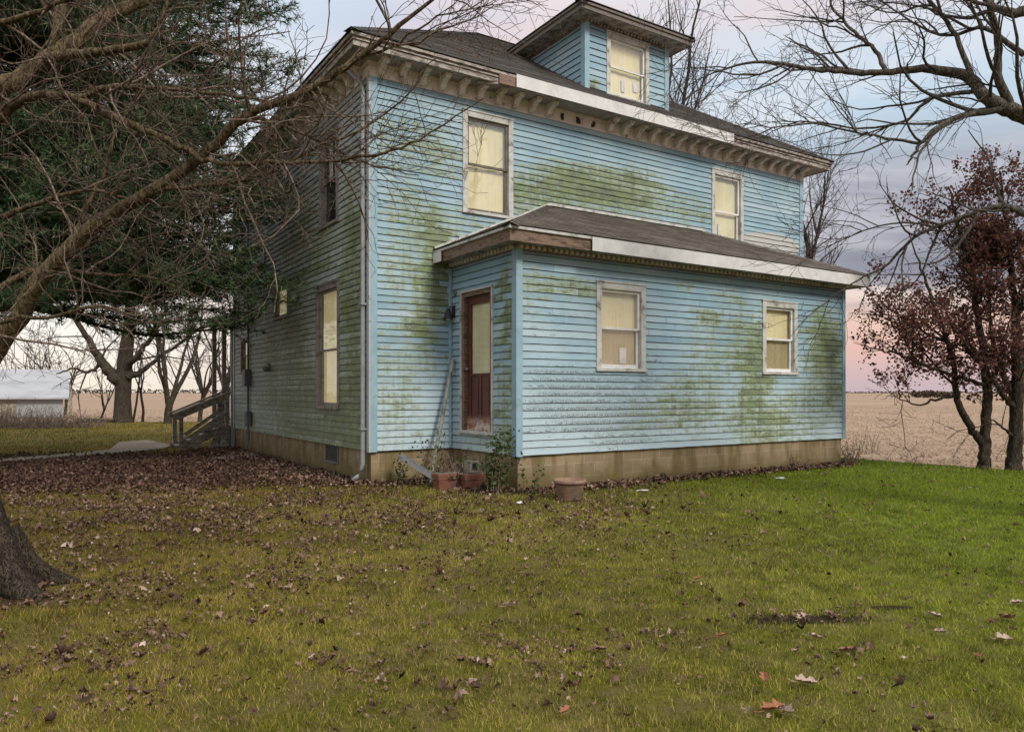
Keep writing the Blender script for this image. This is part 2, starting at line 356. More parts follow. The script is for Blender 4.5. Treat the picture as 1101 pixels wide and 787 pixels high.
b1=g.n('ShaderNodeBackground',{'Color':sky.outputs[0],'Strength':.10}); b2=g.n('ShaderNodeBackground',{'Color':base,'Strength':gain})
g.n('ShaderNodeOutputWorld',{0:g.n('ShaderNodeMixShader',{0:.86,1:b1.outputs[0],2:b2.outputs[0]}).outputs[0]})
scene.view_settings.view_transform='Standard'; scene.view_settings.look='None'; scene.view_settings.exposure=0; scene.view_settings.gamma=1
scene.cycles.max_bounces=6; scene.cycles.transparent_max_bounces=12; scene.cycles.use_denoising=True

# ------------------------------------------------------------------ house frame (local X along the front, Y along the left wall)
HP=Vector((-2.27,11.96,0)); HA=math.atan2(.5432,.8396)
U=Vector((math.cos(HA),math.sin(HA),0)); Vv=Vector((-math.sin(HA),math.cos(HA),0))
def loc2w(x,y,z=0): return HP+U*x+Vv*y+Vector((0,0,z))
def w2loc(p): q=Vector((p[0],p[1],0))-HP; return q.dot(U), q.dot(Vv)
W,D=10.96,9.35                      # main block
EX0,EX1,EY=1.49,9.56,-2.01          # extension
ZB=.564
house=empty('farmhouse',HP,HA)
tag(house,'two storey pale blue clapboard farmhouse stained with green algae, with dormer and low side extension','house')

def Tf(y0): return lambda a,n,z:(a,y0-n,z)          # front facing (-Y)
def Tl(x0): return lambda a,n,z:(x0-n,a,z)          # left facing (-X)
def Tr(x0): return lambda a,n,z:(x0+n,a,z)          # right facing
def Tb(y0): return lambda a,n,z:(a,y0+n,z)

def blob(lst):
    def fn(a,z):
        s=0.0
        for (ca,cz,ra,rz,st) in lst:
            d=math.hypot((a-ca)/ra,(z-cz)/rz)
            if d<1.6: s=max(s,st*min(1.0,max(0.0,(1.6-d)/.9)))
        return s
    return fn
def zero(a,z): return 0.0
def siding(T,a0,a1,z0,z1,holes=(),alg=zero,soot=zero,bare=zero,e=.110,step=.22,seed=1,mat='blue',parent=None,name='wall'):
    """courses of lapped boards, each course cut into single boards of its own tone, wear and growth"""
    rr=random.Random(seed); mb=MB(); mb.tone=[]; nc=max(1,round((z1-z0)/e)); e=(z1-z0)/nc
    NB,NT=.021,.003
    for c in range(nc):
        b,t=z0+c*e,z0+(c+1)*e
        joints=[]; x=a0+rr.uniform(.5,3.6)
        while x<a1-.3: joints.append(x); x+=rr.uniform(1.8,3.9)
        cuts=sorted(set([a0,a1]+[h for H in holes for h in (H[0],H[1]) if a0<h<a1]+[a0+step*i for i in range(1,int((a1-a0)/step)+1) if a0+step*i<a1]+joints+[j+.005 for j in joints]))
        wob={a:((rr.random()-.5)*.007,(rr.random()-.5)*.006) for a in cuts}
        nb=len(joints)+1; gain=[rr.uniform(.72,1.22) for _ in range(nb)]; shift=[rr.uniform(-.22,.22) for _ in range(nb)]; tone=[rr.gauss(0,1) for _ in range(nb)]
        for i in range(len(cuts)-1):
            p,q=cuts[i],cuts[i+1]
            if q-p<1e-5: continue
            gap=any(abs(p-j)<1e-6 for j in joints); k=sum(1 for j in joints if j<=p+1e-6)
            spans=[(b,t)]
            for H in holes:
                if H[0]<(p+q)/2<H[1]:
                    ns=[]
                    for (s0,s1) in spans:
                        if H[2]>=s1 or H[3]<=s0: ns.append((s0,s1)); continue
                        if H[2]>s0: ns.append((s0,H[2]))
                        if H[3]<s1: ns.append((H[3],s1))
                    spans=ns
            for (s0,s1) in spans:
                if s1-s0<1e-4: continue
                f0,f1=(s0-b)/e,(s1-b)/e
                def pt(a,z,f):
                    n=NB+(NT-NB)*f+wob[a][0]*(1-f)
                    zz=z+(wob[a][1] if (abs(f)<1e-6 and s0==b) else 0)
                    return T(a,n,zz)
                def cc(a,z,f):
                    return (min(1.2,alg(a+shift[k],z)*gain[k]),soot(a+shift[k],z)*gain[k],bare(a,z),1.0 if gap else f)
                mb.face([pt(p,s0,f0),pt(q,s0,f0),pt(q,s1,f1),pt(p,s1,f1)],[(p,s0),(q,s0),(q,s1),(p,s1)],
                        [cc(p,s0,max(f0,.001)),cc(q,s0,max(f0,.001)),cc(q,s1,f1),cc(p,s1,f1)]); mb.tone+=[tone[k]]*4
                if s0==b:
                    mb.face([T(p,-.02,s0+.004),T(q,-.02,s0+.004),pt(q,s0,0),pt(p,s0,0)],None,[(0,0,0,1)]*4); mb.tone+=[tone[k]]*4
    return mb.build(name,M[mat],parent)

def boxes(name,mat,parent,lst,T=None,bevel=0):
    mb=MB()
    for b in lst: mb.box(*b,T=T)
    return mb.build(name,M[mat],parent,bevel=bevel)

# ---- windows -------------------------------------------------------------
def window(T,a0,a1,z0,z1,casing='trim',sash='sash_white',blind='blind',low=None,cw=.095,rail=.5,flip=1,lower=None,label=None):
    c=MB(); n0,n1=-.11,.034
    c.box(a0,a0+cw,n0,n1,z0+.05,z1,T); c.box(a1-cw,a1,n0,n1,z0+.05,z1,T)
    c.box(a0+cw,a1-cw,n0,n1-.003,z1-cw,z1-.001,T)
    c.box(a0-.015,a1+.015,n1-.005,n1+.012,z1,z1+.03,T)            # drip cap
    o=c.build('window',M[casing],house,bevel=.003)
    if label: o['label']=label
    s=MB(); s.box(a0-.012,a1+.012,n0,.055,z0,z0+.05,T); s.build('sill',M[casing],o,bevel=.004)
    i0,i1,k0,k1=a0+cw,a1-cw,z0+.05,z1-cw; zm=k0+(k1-k0)*rail; st=.045
    s=MB()
    s.box(i0,i0+st,-.045,-.012,zm,k1,T); s.box(i1-st,i1,-.045,-.012,zm,k1,T); s.box(i0+st,i1-st,-.045,-.012,k1-st,k1,T); s.box(i0+st,i1-st,-.046,-.010,zm-.012,zm+.028,T)
    s.box(i0,i0+st,-.075,-.047,k0,zm-.002,T); s.box(i1-st,i1,-.075,-.047,k0,zm-.002,T); s.box(i0+st,i1-st,-.075,-.047,k0,k0+st+.02,T)
    s.build('sash',M[sash],o,bevel=.003)
    for (p0,p1,n) in ((zm+.028,k1-st,-.028),(k0+st+.02,zm-.012,-.060)):
        p=MB(); p.face([T(i0+st,n,p0),T(i1-st,n,p0),T(i1-st,n,p1),T(i0+st,n,p1)]); p.build('pane',M['glass'],o)
    b=MB(); m=12
    for j in range(m):                                             # gently rippled roller shade
        a,bb=i0+(i1-i0)*j/m,i0+(i1-i0)*(j+1)/m; d=lambda q:-.100+.004*math.sin(q*23+z0)
        b.face([T(a,d(a),k0),T(bb,d(bb),k0),T(bb,d(bb),k1),T(a,d(a),k1)])
    b.build('blind',M[blind],o)
    if low:                                                       # a second, darker curtain hangs in the lower half
        b=MB()
        for j in range(24):
            a,bb=i0+(i1-i0)*j/24,i0+(i1-i0)*(j+1)/24; d=lambda q:-.088+.006*math.sin(q*61+z0)
            b.face([T(a,d(a),k0),T(bb,d(bb),k0),T(bb,d(bb),zm+.02),T(a,d(a),zm+.02)])
        b.build('curtain',M[low],o)
    if lower:                                                      # something pale standing on the sill behind the glass
        for (f0,f1,h0,h1) in lower:
            l=MB(); l.box(i0+(i1-i0)*f0,i0+(i1-i0)*f1,-.0800,-.0775,k0+(k1-k0)*h0,k0+(k1-k0)*h1,T); l.build('paper_note',M['paper'],o)
    return o

# ---- main block ----------------------------------------------------------
FW=[(1.684,2.713,4.59,6.36),(7.84,8.853,4.59,6.34)]
algF=blob([(4.65,5.45,1.25,.36,1.0),(3.3,5.15,.9,.28,.9),(5.6,5.55,.7,.40,.85),(2.9,5.0,.5,.25,.8),(6.9,5.35,1.3,.3,.5),(.70,3.9,.55,1.0,.46),(1.02,3.2,.26,1.0,1.0),(1.05,4.1,.3,.45,1.0),(.55,5.55,.75,.45,.36),(1.1,5.5,.6,.35,.5),(.35,1.7,.4,.7,.42),(.9,2.3,.4,.5,.42),(.5,.9,.5,.3,.3),(1.9,4.45,.6,.3,.35)])
sootF=blob([(4.9,5.15,1.3,.35,.7),(6.6,5.3,1.0,.25,.45),(.9,5.5,.9,.35,.5),(9.9,4.95,1,.25,.3)])
bareF=blob([(9.85,4.93,.85,.20,1.2)])
siding(Tf(0),0,W,ZB,6.56,FW,algF,sootF,bareF,seed=2,parent=house)
LW=[(1.344,2.595,1.2,3.46),(1.40,2.40,4.50,6.22),(4.39,5.50,3.08,3.82),(7.74,8.53,1.98,2.85)]
algL=lambda a,z:max(.30+.35*max(0,1-z/2.4)-(.28 if z>4 else 0)-.10*max(0,(a-5)/4), blob([(2.9,1.0,2.4,.9,.98),(4.0,2.2,.9,1.2,.8),(5.6,2.0,.6,1.2,.75),(.6,1.0,.6,1.2,1.0),(.7,3.4,.6,1.5,.8),(3.2,4.3,1.5,1.0,.65)])(a,z))
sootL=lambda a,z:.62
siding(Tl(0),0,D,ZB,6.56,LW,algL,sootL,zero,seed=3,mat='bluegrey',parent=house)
siding(Tr(W),0,D,ZB,6.56,(),zero,zero,zero,seed=4,step=1.5,parent=house)
siding(Tb(D),0,W,ZB,6.56,(),zero,zero,zero,seed=5,step=1.5,parent=house)
# foundation
fd=MB(); I=.035
fd.box(I,W-I,I,.25,-.3,ZB,None); fd.box(I,.25,.25,D-I,-.3,ZB,None); fd.box(W-.25,W-I,.25,D-I,-.3,ZB,None); fd.box(.25,W-.25,D-.25,D-I,-.3,ZB,None)
fd.box(EX0+I,EX1-I,EY+I,EY+.25,-.3,ZB-.001,None); fd.box(EX0+I,EX0+.25,EY+.25,I,-.3,ZB-.001,None); fd.box(EX1-.25,EX1-I,EY+.25,I,-.3,ZB-.001,None)
fd.build('foundation',M['block'],house)
vent=boxes('basement_window','black',house,[(1.52,2.16,-.030,-.026,.25,.54)],Tl(0))
boxes('window_frame','greybox',vent,[(1.50,1.53,-.032,-.012,.24,.55),(2.15,2.18,-.032,-.012,.24,.55),(1.53,2.15,-.032,-.012,.235,.262)],Tl(0))
boxes('basement_window','black',house,[(7.85,8.15,-.030,-.026,.28,.54)],Tl(0))
# windows of the main block
window(Tf(0),*FW[0],sash='dark_sash',label='tall upstairs window with dark weathered sash and cream shade')
window(Tf(0),*FW[1],sash='sash_white',blind='blind_grey',lower=[(.25,.32,.04,.36),(.36,.52,.04,.20)],label='upper window near the far corner with papers behind the glass')
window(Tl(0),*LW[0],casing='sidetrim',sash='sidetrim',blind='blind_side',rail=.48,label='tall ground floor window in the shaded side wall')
window(Tl(0),*LW[1],casing='sidetrim',sash='sidetrim',blind='darkroom',lower=[(.1,.42,.5,.97),(.55,.8,.56,.97)],label='upper side window with a torn pale curtain and a dark room behind')
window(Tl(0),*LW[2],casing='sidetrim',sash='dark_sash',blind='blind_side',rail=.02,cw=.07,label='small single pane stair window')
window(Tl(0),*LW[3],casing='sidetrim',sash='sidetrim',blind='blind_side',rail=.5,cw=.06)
# corner boards
boxes('corner_board','bluetrim',house,[(.012,.115,-.012,.030,ZB-.02,6.55)],Tf(0),bevel=.004)
boxes('corner_board','greytrim',house,[(-.030,.07,-.012,.031,ZB-.02,6.55)],Tl(0),bevel=.004)
boxes('corner_board','bluetrim',house,[(W-.11,W+.03,-.012,.030,ZB-.02,6.55)],Tf(0),bevel=.004)
boxes('corner_board','greytrim',house,[(D-.11,D+.03,-.012,.030,ZB-.02,6.55)],Tl(0),bevel=.004)

def ring(x0,x1,y0,y1,o_in,o_out,z0,z1,sides='flrb'):
    """boxes of a band running round a rectangle, butted at the corners"""
    L=[]
    if 'f' in sides: L.append((x0-o_out,x1+o_out,y0-o_out,y0-o_in,z0,z1))
    if 'b' in sides: L.append((x0-o_out,x1+o_out,y1+o_in,y1+o_out,z0,z1))
    yy0=y0-o_in if 'f' in sides else y0
    yy1=y1+o_in if 'b' in sides else y1
    if 'l' in sides: L.append((x0-o_out,x0-o_in,yy0,yy1,z0,z1))
    if 'r' in sides: L.append((x1+o_in,x1+o_out,yy0,yy1,z0,z1))
    return L
O=.45; ZS=6.78; ZE=6.97
boxes('frieze','frieze',house,ring(0,W,0,D,0.0,.032,6.55,ZS)+ring(0,W,0,D,.034,.060,6.72,ZS-.001),bevel=.003)
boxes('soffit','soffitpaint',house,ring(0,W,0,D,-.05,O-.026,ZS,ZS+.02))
boxes('fascia','oldfascia',house,ring(0,W,0,D,O-.025,O,6.765,ZE-.02)+ring(0,W,0,D,O+.001,O+.022,6.85,6.875)+ring(0,W,0,D,O+.001,O+.045,6.905,ZE-.012),bevel=.004)
fb=boxes('fascia_board','white',house,[(2.47,7.98,O+.047,O+.062,6.752,ZE+.004)],Tf(0),bevel=.002); fb['label']='newer plain white board nailed over the old fascia'
hb=boxes('broken_fascia_end','brownwood',house,[(2.13,2.455,O-.02,O+.048,6.745,6.90)],Tf(0),bevel=.006); hb['label']='splintered bare wood end of the old gutter board'
mb=MB(); mb.beam((1.80,-O+.12,6.76),(2.22,-O-.03,6.80),.03,.09); mb.build('loose_lath',M['oldfascia'],house)
# brackets
prof=[(.034,6.775),(.335,6.775),(.335,6.725),(.30,6.705),(.22,6.70),(.16,6.66),(.135,6.60),(.10,6.575),(.065,6.565),(.034,6.575)]
def bracket(T,a):
    b=MB(); b.prism(prof,a-.05,a+.05,T); b.box(a-.058,a+.058,.062,.35,6.752,6.777,T)
    return b.build('bracket',M['bracket'],house,bevel=.006)
for i in range(-1,29):
    a=.52+.366*i
    if i in (9,10,11):
        z=6.66; holes=MB()
        for q in range(5): 
            da,dz=random.uniform(-.03,.03),random.uniform(-.04,.04); s=random.uniform(.025,.04)
            holes.box(a+da-s,a+da+s,.0335,.0345+.0004*q,z+dz-s*1.2,z+dz+s*1.2,Tf(0))
        h=holes.build('bracket_scar',M['black'],house); h['label']='dark ragged hole where a bracket is missing from the frieze'
        continue
    if a<W-.1: bracket(Tf(0),a)
for i in range(0,25): bracket(Tl(0),.3+.366*i)

# ---- roofs ---------------------------------------------------------------
def roof_plane(mb,A,B,C,Dd,e=.14,seed=0):
    A,B,C,Dd=map(Vector,(A,B,C,Dd)); ax=(B-A).normalized(); h=((Dd-A)-ax*(Dd-A).dot(ax)); L=h.length; nrm=ax.cross(h).normalized()
    if nrm.z<0: nrm=-nrm
    n=max(1,round(L/e)); rr=random.Random(seed)
    for i in range(n):
        t0,t1=i/n,(i+1)/n
        P0,P1,P2,P3=A.lerp(Dd,t0),B.lerp(C,t0),B.lerp(C,t1),A.lerp(Dd,t1)
        m=max(1,int((P1-P0).length/.5)); off=[rr.uniform(-.003,.003) for _ in range(m+1)]
        for j in range(m):
            s0,s1=j/m,(j+1)/m
            a,b,c,d=P0.lerp(P1,s0)+nrm*(.012+off[j]),P0.lerp(P1,s1)+nrm*(.012+off[j+1]),P3.lerp(P2,s1)+nrm*.001,P3.lerp(P2,s0)+nrm*.001
            uv=lambda p,t:((p-A).dot(ax),t*L)
            mb.face([a,b,c,d],[uv(a,t0),uv(b,t0),uv(c,t1),uv(d,t1)])
            mb.face([a-nrm*.014,b-nrm*.014,b,a],[uv(a,t0),uv(b,t0),uv(b,t0+.02),uv(a,t0+.02)])
def caps(mb,P,Q,w=.13):
    P,Q=Vector(P),Vector(Q); d=(Q-P).normalized(); s=Vector((-d.y,d.x,0)).normalized(); n=int((Q-P).length/.14)
    for i in range(n):
        p=P+(Q-P)*(i/n); q=P+(Q-P)*((i+1.1)/n); u=Vector((0,0,.035)); lo=Vector((0,0,-.035)); r=Vector((0,0,-.012))
        mb.face([p-s*w+lo,p+u,q+u+r,q-s*w+lo+r],[(0,i*.14),(.13,i*.14),(.13,i*.14+.14),(0,i*.14+.14)])
        mb.face([p+u,p+s*w+lo,q+s*w+lo+r,q+u+r],[(.13,i*.14),(.3,i*.14),(.3,i*.14+.14),(.13,i*.14+.14)])
def hip(x0,x1,y0,y1,z,m,mb,seed=1):
    dx,dy=(x1-x0)/2,(y1-y0)/2; d=min(dx,dy)
    a=(x0+d,y0+d,z+m*d); b=(x1-d,y0+d,z+m*d) if dx>=dy else a
    if dx<dy: a=b=None
    if dx>=dy:
        roof_plane(mb,(x0,y0,z),(x1,y0,z),b,a,seed=seed); roof_plane(mb,(x1,y1,z),(x0,y1,z),a,b,seed=seed+1)
        roof_plane(mb,(x0,y1,z),(x0,y0,z),a,a,seed=seed+2); roof_plane(mb,(x1,y0,z),(x1,y1,z),b,b,seed=seed+3)
        for c in ((x0,y0,z),(x0,y1,z)): caps(mb,c,a)
        for c in ((x1,y0,z),(x1,y1,z)): caps(mb,c,b)
        caps(mb,a,b)
    # closed underside
    mb.face([(x0+.01,y0+.01,z-.015),(x0+.01,y1-.01,z-.015),(x1-.01,y1-.01,z-.015),(x1-.01,y0+.01,z-.015)])
Q=O+.06
mb=MB(); hip(-Q,W+Q,-Q,D+Q,ZE,.647,mb); mb.build('roof',M['roof'],house)

# ---- dormer --------------------------------------------------------------
DX0,DX1,DY0,DY1=4.63,6.85,.325,3.9; DZ0,DZ1=7.0,8.84
dw=[(5.16,6.307,7.46,8.74)]
siding(Tf(DY0),DX0,DX1,DZ0,DZ1,dw,blob([(4.85,7.6,.2,.15,.8)]),zero,zero,seed=6,e=.132,parent=house)['label']='blue dormer wall'
siding(Tl(DX0),DY0,DY1,DZ0,DZ1,(),zero,zero,zero,seed=7,e=.132,parent=house); siding(Tr(DX1),DY0,DY1,DZ0,DZ1,(),zero,zero,zero,seed=8,parent=house)
window(Tf(DY0),*dw[0],sash='sash_white',lower=[(.40,.50,.14,.36),(.74,.86,.20,.36)],label='dormer window with cream shade and two paper tags')
boxes('corner_board','bluetrim',house,[(DX0-.03,DX0+.09,-.012,.030,DZ0,DZ1)],Tf(DY0),bevel=.004)
boxes('corner_board','bluetrim',house,[(DX1-.09,DX1+.03,-.012,.030,DZ0,DZ1)],Tf(DY0),bevel=.004)
boxes('corner_board','bluetrim',house,[(DY0+.013,DY0+.10,-.012,.030,DZ0,DZ1)],Tl(DX0),bevel=.004)
OD=.36
boxes('soffit','oldfascia',house,ring(DX0,DX1,DY0,DY1,-.03,OD-.02,DZ1,DZ1+.02,'flr'))
boxes('fascia','darkfascia',house,ring(DX0,DX1,DY0,DY1,OD-.02,OD,DZ1-.012,DZ1+.13,'flr')+ring(DX0,DX1,DY0,DY1,OD+.001,OD+.03,DZ1+.075,DZ1+.13,'flr'),bevel=.004)
def dentils(T,a0,a1,z,sp=.085,w=.045,d=.05,h=.05,extra=0.028,mat='bracket'):
    mb=MB(); mb.box(a0,a1,.0,extra,z-h-.03,z,T); o=mb.build('dentil_backing',M['darkfascia'],house); mb=MB(); n=int((a1-a0)/sp)
    for i in range(n):
        a=a0+(i+.5)*(a1-a0)/n; mb.box(a-w/2,a+w/2,extra,extra+d,z-h,z-.001,T)
    return mb
dentils(Tf(DY0),DX0-.03,DX1+.03,DZ1).build('dentil_trim',M['oldfascia'],house)
dentils(Tl(DX0),DY0,DY1,DZ1).build('dentil_trim',M['oldfascia'],house)
mb=MB(); q=OD+.05; x0,x1,y0=DX0-q,DX1+q,DY0-q; zz=DZ1+.135; d=(x1-x0)/2; a=((x0+x1)/2,y0+d,zz+.40*d); bk=((x0+x1)/2,5.4,zz+.40*d)
roof_plane(mb,(x0,y0,zz),(x1,y0,zz),a,a); roof_plane(mb,(x0,4.9,zz),(x0,y0,zz),a,bk); roof_plane(mb,(x1,y0,zz),(x1,4.9,zz),bk,a)
mb.face([(x0+.01,y0+.01,zz-.012),(x0+.01,4.9,zz-.012),(x1-.01,4.9,zz-.012),(x1-.01,y0+.01,zz-.012)])
caps(mb,(x0,y0,zz),a); caps(mb,(x1,y0,zz),a); mb.build('roof',M['roof'],house)

# ---- extension -----------------------------------------------------------
EZ=3.68; EW=[(2.986,4.032,1.84,3.26),(6.987,8.02,1.84,3.22)]
algE=blob([(2.3,3.15,.8,.13,.75),(1.7,3.0,.3,.4,.35),(6.75,1.7,.42,1.1,.85),(6.45,2.4,.5,.6,.55),(6.9,.95,.9,.35,.8),(8.85,2.4,.55,.7,.85),(9.2,1.9,.35,.8,.6),(5.6,2.85,.35,.12,.75),(5.55,2.2,.5,.7,.35),(5.05,3.35,.25,.1,.6),(5.2,1.3,.8,.5,.5),(8.3,1.2,.8,.6,.4),(6.1,3.2,.4,.12,.6),(4.3,1.1,.6,.4,.3)])
sootE=blob([(2.7,1.35,.95,.45,.85),(3.6,1.0,.9,.35,.95),(4.0,1.5,.3,.8,.6),(2.2,1.75,.7,.2,.8),(2.2,.85,.7,.2,.5),(5.0,1.2,.5,.4,.6),(2.0,2.6,.5,.6,.4)])
siding(Tf(EY),EX0,EX1,ZB,EZ,EW,algE,sootE,zero,seed=9,step=.14,parent=house)
DO=(-1.37,-.342,.83,3.17)
siding(Tl(EX0),EY,0,ZB,EZ,[DO],blob([(-1.72,2.75,.2,.55,1.0),(-1.7,1.9,.25,.7,.5),(-1.7,1.0,.3,.5,.6),(-.9,.7,.8,.15,.35)]),lambda a,z:.25,zero,seed=10,step=.14,parent=house)
siding(Tr(EX1),EY,0,ZB,EZ,(),zero,zero,zero,seed=12,parent=house)
window(Tf(EY),*EW[0],cw=.10,low='blind_lower',lower=[(.55,.72,.07,.27)],label='white double hung window nearest the door corner')
window(Tf(EY),*EW[1],cw=.10,low='blind_lower',label='white double hung window near the far end of the extension')
boxes('corner_board','bluetrim',house,[(EX0-.030,EX0+.085,-.012,.030,ZB-.02,EZ)],Tf(EY),bevel=.004)
boxes('corner_board','bluetrim',house,[(EY+.013,EY+.10,-.012,.030,ZB-.02,EZ)],Tl(EX0),bevel=.004)
boxes('corner_board','bluetrim',house,[(EX1-.07,EX1+.03,-.012,.030,ZB-.02,EZ)],Tf(EY),bevel=.004)
boxes('corner_board','bluetrim',house,[(EX0-.075,EX0-.024,-.012,.036,ZB,EZ-.08)],Tf(0),bevel=.004)
OE=.33; EE=3.885
boxes('soffit','oldfascia',house,ring(EX0,EX1,EY,0,-.03,OE-.02,EZ,EZ+.015,'flr'))
boxes('fascia','brownwood',house,ring(EX0,EX1,EY,0,OE-.02,OE,EZ-.02,EE-.03,'flr'),bevel=.005)
boxes('drip_edge','trim',house,ring(EX0,EX1,EY,0,OE+.001,OE+.032,EE-.055,EE-.012,'flr'),bevel=.004)
fb=boxes('fascia_board','white',house,[(2.62,EX1+OE+.02,OE+.034,OE+.046,EZ-.025,EE-.02)],Tf(EY),bevel=.002); fb['label']='white board along the extension eave'
fb=boxes('fascia_board','white',house,[(-.30,-.02,OE+.034,OE+.046,EZ-.02,EE-.06)],Tl(EX0),bevel=.002); fb['label']='short stub of white board where the eave meets the main wall'
dentils(Tf(EY),EX0-.03,EX1+.03,EZ,sp=.104,w=.055,h=.055,d=.07).build('dentil_trim',M['bracket'],house)
dentils(Tl(EX0),EY,-.03,EZ,sp=.104,w=.055,h=.055,d=.07).build('dentil_trim',M['bracket'],house)
mb=MB(); q=OE+.04; x0,x1,y0=EX0-q,EX1+q,EY-q; d=-y0; s=.444
a,b=(x0+d,0.0,EE+s*d),(x1-d,0.0,EE+s*d)
roof_plane(mb,(x0,y0,EE),(x1,y0,EE),b,a,seed=5); roof_plane(mb,(x0,-.001,EE),(x0,y0,EE),a,a,seed=6); roof_plane(mb,(x1,y0,EE),(x1,-.001,EE),b,b,seed=7)
mb.face([(x0+.01,y0+.01,EE-.014),(x0+.01,-.02,EE-.014),(x1-.01,-.02,EE-.014),(x1-.01,y0+.01,EE-.014)])
caps(mb,(x0,y0,EE),a); caps(mb,(x1,y0,EE),b); mb.build('roof',M['roof2'],house)['label']='brown shingled hip roof of the extension'
mb=MB(); mb.beam((x0+.02,-.035,EE+.03),(a[0],-.035,a[2]+.03),.03,.05); mb.beam((a[0],-.035,a[2]+.035),(b[0],-.035,b[2]+.035),.03,.05); mb.beam((b[0],-.035,b[2]+.03),(x1-.02,-.035,EE+.03),.03,.05)
mb.build('flashing',M['trim'],house)

# ---- door ----------------------------------------------------------------
T=Tl(EX0); a0,a1,z0,z1=DO; cw=.10
boxes('door_frame','brownwood',house,[(a0+.03,a0+cw,-.12,.020,z0+.05,z1-.03),(a1-cw,a1-.03,-.12,.020,z0+.05,z1-.03),(a0+cw,a1-cw,-.12,.018,z1-cw,z1-.03)],T,bevel=.004)
boxes('door_casing','trim',house,[(a0,a0+.028,-.03,.046,z0,z1),(a1-.028,a1,-.03,.046,z0,z1),(a0+.028,a1-.028,-.03,.045,z1-.028,z1),(a0+.028,a1-.028,-.12,.06,z0,z0+.05)],T,bevel=.004)
i0,i1,k0,k1=a0+cw,a1-cw,z0+.052,z1-cw-.002; gz=k0+.93
d=MB()
d.box(i0,i0+.11,-.085,-.045,k0,k1,T); d.box(i1-.11,i1,-.085,-.045,k0,k1,T); d.box(i0+.11,i1-.11,-.085,-.046,k1-.13,k1,T); d.box(i0+.11,i1-.11,-.085,-.046,gz-.04,gz+.0,T); d.box(i0+.11,i1-.11,-.085,-.046,k0,k0+.20,T)
d.box(i0+.11,i1-.11,-.080,-.062,k0+.20,gz-.04,T)
am=(i0+i1)/2
d.box(am-.035,am+.035,-.085,-.047,k0+.20,gz-.04,T)
for (p,q) in ((i0+.15,am-.07),(am+.07,i1-.15)): d.box(p,q,-.070,-.052,k0+.25,gz-.09,T)
door=d.build('door',M['door'],house,bevel=.004); door['label']='reddish brown half glazed door with peeling paint at the bottom'
p=MB(); p.face([T(i0+.11,-.064,gz),T(i1-.11,-.064,gz),T(i1-.11,-.064,k1-.13),T(i0+.11,-.064,k1-.13)]); p.build('pane',M['glass'],door)
p=MB(); p.box(i0+.11,i1-.11,-.088,-.084,gz,k1-.13,T); p.build('blind',M['blind_grey'],door)
p=MB(); p.tube([T(i1-.055,-.045,k0+1.0),T(i1-.055,-.015,k0+1.0),T(i1-.055,-.005,k0+1.0),T(i1-.055,.012,k0+1.0)],[.012,.014,.028,.018],12); p.build('handle',M['dull'],door,smooth=True)
# wall lantern beside the door
T0=Tl(EX0); L=MB(); la,lz=-.10,2.88
L.box(la-.045,la+.045,.02,.035,lz-.09,lz+.09,T0); L.tube([T0(la,.03,lz+.05),T0(la,.09,lz+.07),T0(la,.13,lz+.03)],.010,8)
lan=L.build('wall_lantern',M['black'],house); 
L=MB(); c=T0(la,.13,lz-.09); L.lathe([(.012,.13),(.03,.12),(.045,.06),(.075,-.03),(.08,-.05),(.07,-.05),(.04,.05)],c,16); L.build('lamp_shade',M['black'],lan,smooth=True)
L=MB(); L.lathe([(0,-.075),(.025,-.07),(.034,-.04),(.03,-.01),(.015,.03)],c,12); L.build('bulb',M['paper'],lan,smooth=True)
L=MB(); L.tube([T0(-.15,.015,3.17),T0(-.15,.04,3.17)],.045,14); L.build('meter_plug',M['greybox'],house,smooth=False)['label']='small round grey outlet cover above the lantern'

# ---- downspout, conduit and boxes on the side wall -----------------------
T=Tl(0)
d=MB(); pts=[T(.30,.36,6.80),T(.22,.30,6.66),T(.13,.09,6.46),T(.115,.075,6.3),T(.115,.075,3.0),T(.115,.075,.36),T(.115,.085,.27),T(.125,.16,.16),T(.135,.24,.10)]
d.tube(pts,[.036]*len(pts),10)
ds=d.build('downspout',M['metal'],house,smooth=True)
d=MB()
for z in (5.4,2.9,.9): d.box(.055,.175,.032,.128,z,z+.035,T)
d.build('strap',M['metal'],ds)
d=MB(); d.tube([T(7.66,.05,6.5),T(7.66,.05,.25),T(7.66,.09,.15)],.024,8); d.tube([T(7.76,.045,2.0),T(7.76,.045,.9)],.012,6); d.build('conduit',M['greybox'],house)
boxes('meter_box','greybox',house,[(7.50,7.74,.024,.17,1.66,2.06)],T,bevel=.01)
boxes('junction_box','greybox',house,[(7.42,7.64,.024,.15,.70,1.05)],T,bevel=.01)
d=MB(); d.tube([T(5.9,.015,2.07),T(5.9,.06,2.07)],.09,16); d.tube([T(5.9,.06,2.07),T(5.9,.13,2.0)],.05,10); d.build('vent_cap',M['greybox'],house)

